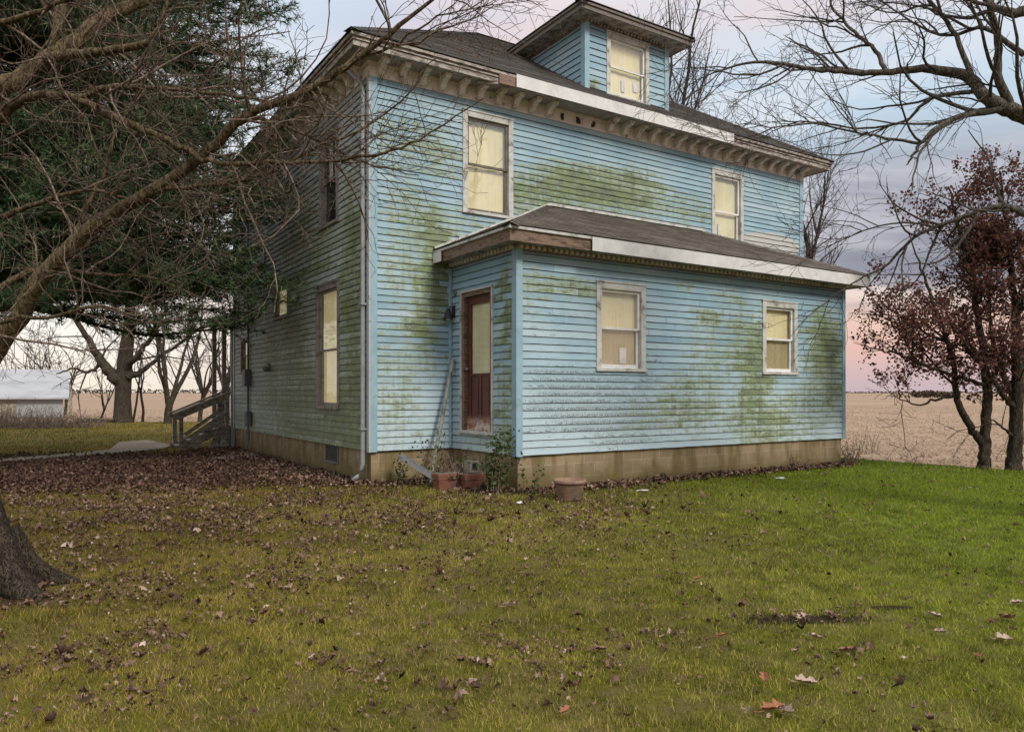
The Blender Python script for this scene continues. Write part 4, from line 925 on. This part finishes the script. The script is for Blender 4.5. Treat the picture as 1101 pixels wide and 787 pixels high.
# --- generic upright bare tree
def bare(base,h,r,nl,spread,label,c,seed_lean=(0,0),fork=.25,tm='bark',cm='twig_grey',group=None,stems=None):
    base=np.array(base,float); polys=[]
    tp,trd=polyline(base-np.array([0,0,.1]),nrm(np.array([seed_lean[0],seed_lean[1],1.])),h*fork,r,0,Cfg(wob=(.05,)*4,up=(.05,)*4),r1=r*.8); polys.append((tp,trd,0)); limbs=[]
    trd[0]*=1.35
    for i in range(nl):
        a=6.283*(i+rng.uniform(-.3,.3))/nl; s=spread*rng.uniform(.6,1.2); d=nrm(np.array([math.cos(a)*s,math.sin(a)*s,1.0]))
        j=rng.integers(max(1,len(tp)-4),len(tp)); q,rd=polyline(tp[j],d,h*(1-fork)*rng.uniform(.75,1.1),r*rng.uniform(.45,.62),0,Cfg(seg=(14,),wob=(.10,)*4,up=(.09,)*4),r1=.008); limbs.append((q,rd,0))
    tw=[]
    for s in limbs: sprout(tw,s[0],s[1],0,c)
    return tree('bare_tree',Vector(base),label,'tree',polys+limbs,tw,M[tm],M[cm],group)
c=Cfg(kids=(1.8,2.0,2.2),len=(2.6,1.2,.6),wob=(.1,.1,.14,.16),up=(.05,.10,.06,.02),rmin=.006,ang=(20,50),t0=.2)
bare((6.3,29,0),18.5,.20,6,.34,'tall bare tree fanning up behind the dormer',c,fork=.42)
c=Cfg(kids=(2.6,2.8,2.8),len=(1.9,.9,.5),wob=(.1,.1,.14,.16),up=(.05,.10,.06,.02),rmin=.005,ang=(20,50),t0=.1,block=nohouse)
bare((9.3,23.5,0),10.5,.16,8,.42,'slender bare tree rising behind the far right corner of the house',c,fork=.38)
# --- far trees on the left
bz=0.0
base=gnd(132,454.5); b0=np.array(base)
tr=[(b0+np.array([[0,0,-.2],[0,0,.15],[0,0,1.2],[.05,0,2.2],[.12,.0,3.2],[.25,.1,4.6],[.3,.2,6.5],[.2,.2,9],[.3,.3,12]]),np.array([.56,.44,.37,.36,.35,.28,.22,.17,.1]),0)]
for spec in ([(128,408,37,.34),(118,400,37,.27),(108,388,37,.22),(100,375,37,.17),(85,350,37,.12),(60,320,37,.08)],[(136,405,37,.2),(148,402,37.2,.15),(160,393,37.3,.11),(185,375,37.4,.08),(220,350,37.6,.05)],[(135,395,37,.2),(150,380,36.7,.14),(165,360,36.5,.1),(180,330,36,.06)],[(110,390,37,.1),(95,400,37,.07),(80,396,37,.05),(60,402,37,.03)]): tr.append(limb(spec,jit=.03))
tw=[]; c=Cfg(kids=(.9,1.3,1.6),len=(2.4,1.1,.55),wob=(.14,.14,.2,.2),up=(-.02,-.03,0,0),rmin=.009)
for s in tr: sprout(tw,s[0],s[1],0,c) if s is not tr[0] else sprout(tw,s[0][4:],s[1][4:],0,c)
tree('large_tree',base,'stout forked tree trunk standing between the shed and the porch','tree',tr,tw,M['bark'],M['twig_grey'])
c=Cfg(kids=(1.1,1.5,1.8),len=(2.0,1.0,.5),wob=(.1,.12,.16,.2),up=(.04,.03,.02,0),rmin=.008,ang=(25,60))
bare(gnd(180,455.5),9.5,.20,5,.36,'multi stemmed bare tree behind the porch steps',c,fork=.12)
bare(gnd(108,453),4.2,.06,5,.45,'thin twiggy sapling left of the stout trunk',c,fork=.2)
bare(gnd(153,453),5.2,.07,3,.25,'slim leaning sapling right of the stout trunk',c,fork=.35,seed_lean=(.1,0))
bare(gnd(143,452),5.6,.06,2,.2,'thin upright sapling close against the stout trunk',c,fork=.4,seed_lean=(.12,0))
bare(gnd(215,452),7.5,.12,7,.55,'spreading bare tree seen through the porch posts',c,fork=.2)
bare(gnd(245,450),8,.12,7,.5,'bare tree behind the back corner of the house',c,fork=.2)
bare(gnd(2,448)+Vector((0,-6,0)),9,.36,6,.5,'dark thick trunked tree at the left edge beside the brush',c,fork=.45,tm='bark_dark')
for i,(px,d,h) in enumerate(((25,64,7),(48,66,8),(70,68,7))):
    p=at(px,440,d); p.z=-.5; bare(p,h,.12,6,.4,'small bare tree behind the metal shed',Cfg(kids=(1.0,1.2),len=(2.2,1.0),rmin=.018,ang=(20,55)),fork=.2,group='bare trees behind the shed')

# --- big pine on the left
pb_=Vector((-12.0,16.2,0)); pb0=np.array(pb_)
ptr=[(pb0+np.array([[0,0,-.2],[0,0,.3],[.05,0,3],[.1,.05,7],[.1,.1,12],[.1,.1,17]]),np.array([.50,.40,.34,.27,.18,.05]),0)]
bz_=[];need=[]
def wallclip(q): lx,ly=w2loc(q); return lx>-.30 and ly>-.6 and ly<D+1 and q[2]<9
Rz=lambda z: np.interp(z,[2.0,2.8,4.0,5.2,6.2,7.2,8.4,10,14,17],[7.2,7.0,7.2,7.6,6.0,5.6,6.8,6.6,4,1])
zlev=3.15
def bough(a,L,z,up0=.12):
    d=np.array([math.cos(a),math.sin(a),up0]); pts=[pb0+np.array([.05,0,z])]; n=16
    for i in range(n):
        d=nrm(d+rng.standard_normal(3)*.05+np.array([0,0,-.016 if i<10 else .02])); q=pts[-1]+d*L/n
        if wallclip(q): break
        pts.append(q)
    return np.array(pts)
EXTRA=[(-.27,8.3,4.7),(-.20,8.1,5.0),(-.33,8.4,4.3),(-.24,8.0,5.5),(-.02,6.9,4.1),(-.10,7.2,4.3),(.05,6.4,4.2),(-.30,8.0,4.2),(-.15,7.2,4.0),(-.22,7.4,8.6),(-.1,7.3,9.2),(-.3,7.0,9.6),(-.4,7.2,8.9)]
EXTRA=EXTRA+[(a+rng.uniform(-.06,.06),L*rng.uniform(.9,1.0),z+rng.uniform(-.2,.3)) for a,L,z in EXTRA]+[(-.30,8.5,z_) for z_ in (4.4,4.75,5.1,5.4,5.8)]
while zlev<16.5 or EXTRA:
    nb=7 if zlev<10.5 else 5
    if zlev>=16.5: nb=1
    for b in range(nb):
        a=rng.uniform(0,6.283)
        if b<4 and zlev<10.5: a=rng.uniform(-1.35,.75)                     # the lit, open side grows thickest
        L=float(Rz(zlev))*rng.uniform(.72,1.03); d=np.array([math.cos(a),math.sin(a),.12]); pts=[pb0+np.array([.05,0,zlev])]; n=16
        for i in range(n):
            d=nrm(d+rng.standard_normal(3)*.06+np.array([0,0,-.022 if i<10 else .02])); q=pts[-1]+d*L/n
            if wallclip(q): break
            pts.append(q)
        if zlev>=16.5: pts=bough(*EXTRA.pop())
        if len(pts)<4: continue
        pts=np.array(pts); rad=np.linspace(.07*L/7,.010,len(pts)); bz_.append((pts,rad,0))
        for i in range(2,len(pts)):
            for s in (-1,1,-1,1):
                t=nrm(pts[min(i+1,len(pts)-1)]-pts[i-1]); side=nrm(np.cross(t,[0,0,1]))*s; f=i/len(pts)
                dd=nrm(t*.9+side*rng.uniform(.3,1.0)+np.array([0,0,rng.uniform(-.12,.22)])); l=(.55+.75*(1-abs(f-.55)))*rng.uniform(.5,1.0)
                q,rd=polyline(pts[i],dd,l,.010,1,Cfg(seg=(5,5),wob=(.12,)*4,up=(.01,)*4),r1=.004)
                if wallclip(q[-1]+np.array([.1,-.0,0])): continue
                bz_.append((q,rd,1))
                for j in range(1,len(q)): need.append((q[j],nrm(q[j]-q[j-1]),zlev)); need.append(((q[j]+q[j-1])/2+rng.standard_normal(3)*.05,nrm(q[j]-q[j-1]+rng.standard_normal(3)*.15),zlev))
    zlev+=.42 if zlev<10.5 else .9
pine=tree('pine_tree',pb_,'huge dark green pine at the left with drooping boughs brushing the side wall','tree',ptr,rel([],pb_),M['bark_dark'],None)
tubes('bough',rel(bz_,pb_),M['bark_dark'],pine)
P=np.array([q[0] for q in need])-pb0; Dn=np.array([q[1] for q in need]); K=7; n=len(P)
base_=np.repeat(P,K,0); dirs=np.repeat(Dn,K,0)*.85+rng.standard_normal((n*K,3))*.62+np.array([0,0,.10]); dirs/=np.linalg.norm(dirs,axis=1,keepdims=True)
ln=rng.uniform(.10,.20,n*K)[:,None]; sd_=np.cross(dirs,rng.standard_normal((n*K,3))); sd_/=np.linalg.norm(sd_,axis=1,keepdims=True); wd=rng.uniform(.006,.011,n*K)[:,None]
V=np.empty((n*K,3,3)); V[:,0]=base_-sd_*wd; V[:,1]=base_+sd_*wd; V[:,2]=base_+dirs*ln
tn=np.clip(np.repeat(.45+.22*rng.standard_normal(n),K)+.12*rng.standard_normal(n*K),0,1)
np_mesh('foliage',V.reshape(-1,3),tris=np.arange(3*n*K).reshape(-1,3),mat=M['needles'],parent=pine,tint=np.repeat(tn,3))
print('needles',n*K)

# --- two small trees with dark red leaves at the lawn edge
def redtree(base,stems,label,ndens,c,box):
    polys=[(p_,r_*.72,l_) for p_,r_,l_ in (limb(s,jit=.012) for s in stems)]; tw=[];tips=[]
    for s in polys: sprout(tw,s[0][len(s[0])//3:],s[1][len(s[1])//3:],0,c,tips)
    t=tree('red_leaved_tree',base,label,'tree',polys,tw,M['bark'],M['twig_red'],'small trees at the lawn edge')
    pts=np.concatenate([q[1:] for q in tips]); pts=pts[(pts[:,2]>1.4)&(pts[:,0]>6.6)]
    cl=np.array([mnoise.noise(Vector(p)*.9) for p in pts]); pts=pts[cl>-.34]
    pts=np.repeat(pts,ndens,0)+rng.standard_normal((len(pts)*ndens,3))*.06; b=np.array(base)
    k=pts-b; n=len(k); V,T,tt=leaf_cards(k[:,0],k[:,1],k[:,2]-.03,rng.uniform(.035,.085,n),np.clip(.42+.28*rng.standard_normal(n),0,1),flat=1.2)
    np_mesh('foliage',V,tris=T,mat=M['redleaf'],parent=t,tint=tt); print('red leaves',n)
c=Cfg(kids=(4.6,5.0,4.8),len=(1.3,.65,.33),wob=(.14,.16,.2,.2),up=(.02,-.02,-.02,-.02),block=lambda q:q[0]<6.75,rmin=.0042,ang=(30,70))
b1_=gnd(1058,502)
redtree(b1_,[[(1058,506,14.7,.21),(1058,500,14.7,.165),(1059,488,14.7,.15),(1060,470,14.7,.13),(1061,440,14.7,.125),(1060,400,14.7,.11),(1052,350,14.7,.09),(1045,300,14.6,.07),(1032,250,14.5,.045),(1020,200,14.4,.02)],
 [(1058,478,14.7,.11),(1048,466,14.7,.10),(1037,448,14.6,.095),(1029,430,14.6,.085),(1026,400,14.5,.07),(1020,370,14.4,.06),(1005,330,14.3,.045),(990,290,14.2,.03),(978,250,14.2,.012)],
 [(1060,415,14.7,.06),(1040,408,14.5,.05),(1000,395,14.3,.042),(970,382,14.1,.03),(940,375,14.0,.018),(918,368,13.9,.006)],
 [(1030,425,14.6,.05),(1005,430,14.4,.035),(985,436,14.2,.025),(960,425,14.1,.012),(948,430,14.1,.005)],
 [(1020,370,14.4,.04),(990,355,14.5,.03),(955,330,14.6,.02),(925,300,14.7,.008)],
 [(1050,345,14.7,.04),(1070,310,14.9,.03),(1085,260,15,.015),(1090,200,15,.006)]],'small forked tree with dark red leaves, left of the two at the lawn edge',5,c,None)
b2_=gnd(1090,504)
redtree(b2_,[[(1090,510,14.6,.25),(1090,503,14.6,.21),(1091,480,14.6,.18),(1093,440,14.6,.16),(1094,390,14.6,.14),(1092,340,14.6,.11),(1088,290,14.6,.08),(1082,240,14.5,.05),(1075,185,14.4,.02)],
 [(1090,438,14.6,.09),(1078,424,14.5,.07),(1065,405,14.4,.055),(1050,385,14.2,.045),(1030,360,14.1,.03),(1010,320,14,.012)],
 [(1091,430,14.6,.09),(1075,390,14.7,.07),(1065,350,14.8,.05),(1060,290,14.9,.03),(1055,230,15,.01)],
 [(1094,400,14.6,.08),(1120,360,14.5,.06),(1150,310,14.4,.03),(1170,260,14.3,.01)],
 [(1090,470,14.6,.05),(1080,462,14.4,.03),(1068,452,14.2,.02),(1055,450,14.1,.008)],
 [(1092,340,14.6,.05),(1110,290,14.4,.03),(1115,230,14.2,.012)]],'thicker trunked tree with dark red leaves at the right edge of the lawn',5,c,None)

# ------------------------------------------------------------------ brush, weeds, shrubs
def brushpile(name,cx,cy,rx,ry,h,n,label,mat='twig',z=0.0):
    P=[]
    for i in range(n):
        a=rng.uniform(0,6.283); r=math.sqrt(rng.random()); x,y=cx+math.cos(a)*r*rx,cy+math.sin(a)*r*ry
        d=nrm(np.array([rng.normal(0,.6),rng.normal(0,.6),1.0])); q,rd=polyline((x-cx,y-cy,-.05),d,h*rng.uniform(.4,1.15)*(1.1-.5*r),rng.uniform(.008,.016),0,Cfg(seg=(5,),wob=(.25,)*4,up=(-.08,)*4,rmin=.004)); P.append((q,rd,0))
    o=tubes(name,P,M[mat],None); o.location=(cx,cy,z); return o
p=gnd(28,460); 
tag(brushpile('brush_pile',p.x-1.5,p.y+.6,4.6,1.6,1.45,1500,''),'heap of tangled brown brush in front of the metal shed','brush')
def weed(name,base,h,stems,nl,size,label,cat='plant',spread=.35,tl=.55,mat='leafgreen',lean=(0,0)):
    base=Vector(base); t=empty(name,base); tag(t,label,cat); P=[];L=[]
    for i in range(stems):
        d=nrm(np.array([rng.normal(lean[0],spread),rng.normal(lean[1],spread),1.0])); q,rd=polyline((rng.normal(0,.06),rng.normal(0,.05),0),d,h*rng.uniform(.55,1.05),.007,0,Cfg(seg=(8,),wob=(.10,)*4,up=(.03,)*4,rmin=.002)); P.append((q,rd,0))
        for j in range(nl):
            s=rng.uniform(.15,1)*(len(q)-1); k=int(min(s,len(q)-2)); L.append(q[k]+(q[k+1]-q[k])*(s-k)+rng.standard_normal(3)*.045)
    tubes('stem',P,M['twig'],t)
    if L:
        L=np.array(L); n=len(L); V,T,tt=leaf_cards(L[:,0],L[:,1],L[:,2],rng.uniform(.6,1.25,n)*size,np.clip(tl+.25*rng.standard_normal(n),0,1),flat=.7); np_mesh('foliage',V,tris=T,mat=M[mat],parent=t,tint=tt)
    return t
def hp(x,y,z=0): q=loc2w(x,y,z); return (q.x,q.y,z)
weed('shrub',hp(1.16,-1.95),.98,16,26,.062,'leafy green shrub growing against the extension corner by the door','shrub',.20,.45)
weed('vine',hp(1.52,-2.20),.55,3,12,.06,'thin green sprig leaning over the extension corner board','plant',.5,.6,lean=(.3,-.1))
weed('weed',hp(.95,-.35),1.05,7,16,.05,'straggly vine climbing beside the leaning pole','plant',.14,.5)
weed('weed',hp(.42,-.28),.5,7,14,.05,'low green weed below the lying gutter piece','plant',.3,.35)
weed('weed',hp(9.62,-2.12),.55,22,10,.035,'dry grey weed clump at the far corner of the foundation','plant',.55,.85,mat='brush')
weed('weed',hp(8.0,-2.15),.34,10,8,.03,'low dry weed halfway along the foundation','plant',.6,.85,mat='brush')
weed('weed',hp(7.9,-2.06),.50,3,4,.025,'single dry stalk standing against the foundation','plant',.1,.85,mat='brush')
for k in range(3):
    q=gnd(918+k*11,489-k,-.12); weed('dry_stalk',q,.85,5,5,.03,'thin reddish dry weed standing at the field edge','plant',.15,.8,mat='brush')['group']='dry weeds at the field edge'
# a twiggy heap on the brick planters
q=loc2w(1.0,-.95); tag(brushpile('twig_heap',q.x,q.y,.33,.22,.36,130,'','twig',.22),'small heap of dry twigs on the brick coloured planters','twigs')

# ------------------------------------------------------------------ small things by the door
def planter(x,y,rz,label,ln=.40,tm='terra'):
    o=empty('planter',loc2w(x,y),HA+rz); tag(o,label,'planter',)
    mb=MB(); a,b=ln/2,.11
    def fr(z0,z1,s0,s1,t):
        lo=[(-a*s0,-b*s0),(a*s0,-b*s0),(a*s0,b*s0),(-a*s0,b*s0)];hi=[(-a*s1,-b*s1),(a*s1,-b*s1),(a*s1,b*s1),(-a*s1,b*s1)]
        for i in range(4):
            j=(i+1)%4; mb.face([(*lo[i],z0),(*lo[j],z0),(*hi[j],z1),(*hi[i],z1)])
        mb.face([(*p,z1) for p in hi]); mb.face([(*p,z0) for p in lo][::-1])
    fr(-.02,.155,.90,.97,0); mb.build('box',M[tm],o,bevel=.006)
    mb=MB(); fr(.157,.25,1.03,1.05,0); mb.build('rim',M[tm],o,bevel=.008)
    mb=MB(); mb.box(-a*.92,a*.92,-b*.82,b*.82,.251,.262); mb.build('soil',M['stone'],o)
planter(.86,-.98,.06,'left of the two low brick red planters beside the door')
planter(1.22,-1.22,-.1,'brick red planter close to the green shrub, with a broken block on top')
# broken hollow block on the right-hand planter
mb=MB(); mb.box(-.17,.17,-.08,.08,0,.035); mb.box(-.17,-.13,-.08,.08,.036,.15); mb.box(-.02,.02,-.08,.08,.036,.15); mb.box(.13,.17,-.08,.08,.036,.13); mb.box(-.17,.0,-.08,.08,.151,.185)
o=mb.build('hollow_block',M['stone'],bevel=.006); q=loc2w(1.24,-1.22,.263); o.location=q; o.rotation_euler=(0,.04,HA+.15); tag(o,'mossy hollow concrete block lying on the planter by the shrub','block')
# round pot
pot=empty('flower_pot',gnd(612.5,537.5)); tag(pot,'round pale terracotta flower pot standing alone against the extension foundation','flower pot')
mb=MB(); pr=[(0,0),(.150,0),(.158,.02)]
for i in range(9):
    z=.03+.022*i; r=.160+.0042*i*1.15; pr+=[(r,z),(r+.006,z+.011),(r+.002,z+.021)]
mb.lathe(pr,k=40); mb.build('body',M['terra_pale'],pot,smooth=True)
mb=MB(); mb.lathe([(.207,.235),(.226,.238),(.230,.258),(.226,.285),(.214,.290),(.200,.286),(.192,.245),(.0,.24)],k=40); mb.build('rim',M['terra_pale'],pot,smooth=True)
# leaning pole, fallen gutter
mb=MB(); A,B=at(462,521,12.15),at(487,386,12.62); A.z=.0; mb.tube([A-A,(B-A)*.33,(B-A)*.66,(B-A)],[.034,.032,.032,.030],10)
o=mb.build('leaning_pole',M['dull']); o.location=A; tag(o,'long dull grey pipe leaning against the wall beside the door','pole')
A=at(430,490.5,11.9); B=at(473,517,11.55); d=(B-A); mb=MB(); s=Vector((0,0,1)); dn=d.normalized(); sx=dn.cross(s).normalized(); up=sx.cross(dn)
pf=[(-.05,.035),(-.05,-.03),(.05,-.03),(.05,.035),(.042,.035),(.042,-.022),(-.042,-.022),(-.042,.035)]
r0=[sx*a+up*b for a,b in pf]; r1=[x+d for x in r0]
for i in range(8): j=(i+1)%8; mb.face([r0[i],r0[j],r1[j],r1[i]])
mb.face(r0[::-1]); mb.face(r1); o=mb.build('gutter_piece',M['metal']); o.location=A; tag(o,'short white gutter section propped against the foundation below the leaning pole','gutter')
# litter
for px,py,s,lab in ((690,530,.10,'white crumpled paper scrap by the foundation below the first window'),(839,516,.09,'small white scrap of litter by the foundation toward the far corner'),(559,543,.05,'tiny white scrap in the grass in front of the shrub')):
    mb=MB(); q=gnd(px,py); n=7; r=[[Vector((math.cos(6.283*j/9)*s*k/3*random.uniform(.7,1.2),math.sin(6.283*j/9)*s*.6*k/3*random.uniform(.7,1.2),.02+random.uniform(0,.035))) for j in range(9)] for k in (1,2,3)]
    for j in range(9):
        m2=(j+1)%9; mb.face([Vector((0,0,.05)),r[0][j],r[0][m2]]); mb.face([r[0][j],r[1][j],r[1][m2],r[0][m2]]); mb.face([r[1][j],r[2][j],r[2][m2],r[1][m2]])
    o=mb.build('paper_scrap',M['paper']); o.location=q; tag(o,lab,'litter')
# rubble by the conduit
for i,(lx,ly,s,lab) in enumerate(((-.35,6.2,.16,'dark lump of rubble below the utility conduit'),(-.55,6.9,.10,'small stone farther along the side wall'))):
    mb=MB(); mb.lathe([(0,s*.9),(s*.5,s*.75),(s*.95,s*.4),(s,s*.1),(s*.8,-s*.2),(0,-s*.2)],k=9); mb.v=[(x+random.uniform(-.2,.2)*s,y+random.uniform(-.2,.2)*s,z) for x,y,z in mb.v]
    o=mb.build('stone',M['stone'],smooth=True); o.location=loc2w(lx,ly); tag(o,lab,'stone')
mb=MB(); mb.box(-.45,.45,-.2,.2,0,.05); o=mb.build('paving_slab',M['stone'],bevel=.01); o.location=loc2w(-.75,6.4,.01); o.rotation_euler=(0,0,HA+.9); tag(o,'flat grey slab on the leaves beside the side wall','slab')

# single large oak leaves on the lawn
def oakleaf(px,py,size,rz,mat,label):
    q=gnd(px,py); mb=MB(); N=26; pts=[]
    for i in range(N):
        t=2*math.pi*i/N; x=.5*math.cos(t); lob=.5+.5*math.cos(7*t*.98); y=.30*math.sin(t)*(.45+.75*lob)
        pts.append(Vector((x*size,y*size,size*(.12+.5*abs(y)*random.uniform(.6,1.4)+.35*x*x*random.uniform(.3,1.2)))))
    mid=[Vector((x*size,0,size*(.05+.25*x*x))) for x in (-.35,-.1,.15,.38)]
    for i in range(N):
        a,b=pts[i],pts[(i+1)%N]; m=min(mid,key=lambda v:(v-(a+b)/2).length); mb.face([m,a,b])
    for k in range(3):
        a,b=mid[k],mid[k+1]; 
        for sgn in (1,-1):
            cand=[p for p in pts if p.y*sgn>0]; c=min(cand,key=lambda v:abs(v.x-(a.x+b.x)/2)); mb.face([a,b,c] if sgn>0 else [b,a,c])
    mb.tube([(-.36*size,0,.06*size),(-.62*size,.02*size,.05*size),(-.8*size,.05*size,.10*size)],size*.018,5)
    o=mb.build('fallen_leaf',M[mat]); o.location=q+Vector((0,0,.022)); o.rotation_euler=(random.uniform(-.25,.25),random.uniform(-.25,.25),rz); tag(o,label,'leaf')
for a in ((830,769,.17,.4,'orange','curled orange oak leaf near the bottom edge, largest on the lawn'),(846,771,.14,1.9,'paleleaf','pale dry leaf lying against the big orange one'),(822,735,.12,1.3,'orange','orange brown leaf standing upright on the grass above the largest orange leaf'),
 (1078,692,.16,.3,'paleleaf','broad pale leaf near the right edge below a brown leaf'),(1082,669,.17,.2,'brownleaf','long brown leaf near the right edge'),(1093,652,.12,.1,'paleleaf','pale pinkish leaf right at the edge of the picture'),(1012,684,.11,2.2,'paleleaf','small whitish leaf right of the bare soil patch'),
 (911,705,.15,.1,'brownleaf','flat brown leaf in the grass below the bare soil'),(877,690,.13,-.3,'paleleaf','grey brown leaf just below the bare soil patch'),(866,740,.17,.2,'paleleaf','spidery pale leaf on the open grass above the bottom edge'),(776,688,.10,.5,'orange','small orange brown leaf left of the bare soil'),
 (862,668,.12,.6,'paleleaf','pinkish pale leaf lying on the bare soil patch'),(1005,666,.12,-.5,'paleleaf','folded pale leaf right of the small soil mound'),(973,713,.08,.9,'paleleaf','tiny bright leaf standing in the grass at the right'),(644,703,.13,.2,'brownleaf','flat rusty leaf in the middle foreground'),
 (1051,710,.09,1.4,'orange','small tan orange leaf toward the right foreground'),(550,655,.15,.1,'paleleaf','long straw coloured leaf in the middle of the lawn'),(608,770,.10,.8,'orange','small orange leaf at the bottom middle'),(751,625,.09,.2,'orange','little orange leaf halfway to the extension')):
    oakleaf(a[0],a[1],a[2]*.74,*a[3:])

# ------------------------------------------------------------------ shed and distance
m,g,tc=new_mat('white_sheet_metal'); ob=tc.outputs['Object']; wv=g.n('ShaderNodeTexWave',{'Vector':ob,'Scale':1.3,'Distortion':0.0},wave_type='BANDS',bands_direction='X').outputs['Fac']
n=g.noise(g.map(ob,(.6,.6,3)),.8,5,.6); col=g.mix(g.ss(n,.4,.7),(.30,.31,.325),(.225,.23,.24)); M['sheet']=finish(m,g,col,.5,wv,.5,.03,.4)
sh=at(75,450,60); shed=empty('metal_shed',(sh.x,60,-.55)); shed.rotation_euler=(0,0,R(31)); tag(shed,'low white metal shed with a long sloping roof at the far left','shed')
mb=MB(); mb.box(-13,-.45,0,.12,0,1.75); mb.box(-.57,-.45,.12,6,0,1.75); mb.face([(-.45,0,1.75),(-.45,6,1.75),(-.45,3,4.0)]); mb.build('wall',M['sheet'],shed)
mb=MB(); mb.face([(-13.4,-.5,1.62),(0,-.5,1.62),(0,3.0,3.95),(-13.4,3.0,3.95)]); mb.face([(-13.4,6.5,1.62),(-13.4,3.0,3.95),(0,3.0,3.95),(0,6.5,1.62)]); mb.box(-13.4,0,-.53,-.505,1.52,1.63); mb.build('roof',M['sheet'],shed)
mb=MB(); mb.box(-4.9,-3.6,-.06,-.005,.0,1.5); mb.box(-6.4,-4.93,-.06,-.005,.0,1.5); mb.build('door',M['greywood'],shed)
mb=MB(); mb.box(-.07,.07,-.07,.07,-.3,2.5); mb.box(-.11,.11,-.11,.11,2.5,2.56); o=mb.build('fence_post',M['greywood'],bevel=.01); o.location=at(76,445,55); o.location.z=-.4; tag(o,'dark wooden post standing at the right end of the shed','post')
mb=MB(); mb.tube([(0,0,0),(.6,.05,.02),(1.2,.05,.02),(1.8,.1,.0)],[.10,.10,.09,.07],8); o=mb.build('fallen_log',M['bark'],smooth=True); o.location=gnd(82,455)+Vector((0,0,.12)); tag(o,'fallen log lying in the grass right of the brush','log')
def farwood(name,pts,h,label,tint=.4,size=1.0,n=600):
    """a distant wood that reads as one mass"""
    Vx=[];
    xs=[];
    k=len(pts)-1
    t=rng.random(n)*k; i=np.minimum(t.astype(int),k-1); f=(t-i)[:,None]; A=np.array(pts,float); c=A[i]*(1-f)+A[i+1]*f
    hh=h*(.4+.6*fbm(c[:,0]/h,c[:,1]/h,1.1,51)); z=rng.random(n)**.8*hh; 
    x=c[:,0]+rng.normal(0,h*.25,n); y=c[:,1]+rng.normal(0,h*.3,n)
    V,T,tt=leaf_cards(x,y,z+c[:,2],rng.uniform(.6,1.4,n)*size,np.clip(tint+.2*rng.standard_normal(n),0,1),flat=1.2)
    o=np_mesh(name,V,tris=T,mat=M['brush'],tint=tt); return tag(o,label,kind='stuff')
p0,p1=at(975,430,230),at(1030,430,230); farwood('far_thicket',[(p0.x+2,230,-.2),((p0.x+p1.x)/2,232,-.2),(p1.x-1,230,-.2)],2.3,'brown thicket far out in the right hand field',.35,.75,700)
farwood('far_treeline',[(-1500,1900,-2),(-900,1950,-2),(-300,2000,-2),(300,2100,-2)],13,'thin dark treeline on the left horizon',.1,4.5,3500)
farwood('far_treeline',[(700,2300,-2.5),(1300,2200,-2.5),(2200,2000,-2.5)],6,'faint treeline along the right horizon',.3,5,1500)
# corn stubble standing in the nearer field
n=52000; yy=14+75*rng.random(n)**1.6; ww=(.72*yy); xx=rng.uniform(-1,1,n)*ww+2; k=~inpoly(xx,yy,LP)&~inhouse(xx,yy,.3); xx,yy=xx[k],yy[k]; row=np.round((yy+.25*xx)/.76)*.76-.25*xx; yy=np.where(rng.random(len(yy))<.5,row+rng.normal(0,.06,len(yy)),yy); n=len(xx)
k=~inpoly(xx,yy,LP)&(yy>13); xx,yy=xx[k],yy[k]; n=len(xx)
hh=rng.uniform(.02,.09,n); an=rng.uniform(0,6.283,n); ln=rng.uniform(.05,.22,n); wd=rng.uniform(.006,.014,n)*(1+yy/60); zz=fz(xx,yy)
V=np.empty((n,3,3)); V[:,0]=np.stack([xx-wd,yy,zz],-1); V[:,1]=np.stack([xx+wd,yy,zz+.01],-1); V[:,2]=np.stack([xx+np.cos(an)*ln,yy+np.sin(an)*ln,zz+hh],-1)
tag(np_mesh('corn_stubble',V.reshape(-1,3),tris=np.arange(3*n).reshape(-1,3),mat=M['stubble'],tint=np.repeat(rng.random(n),3)),'pale broken corn stubble littering the field',kind='stuff')
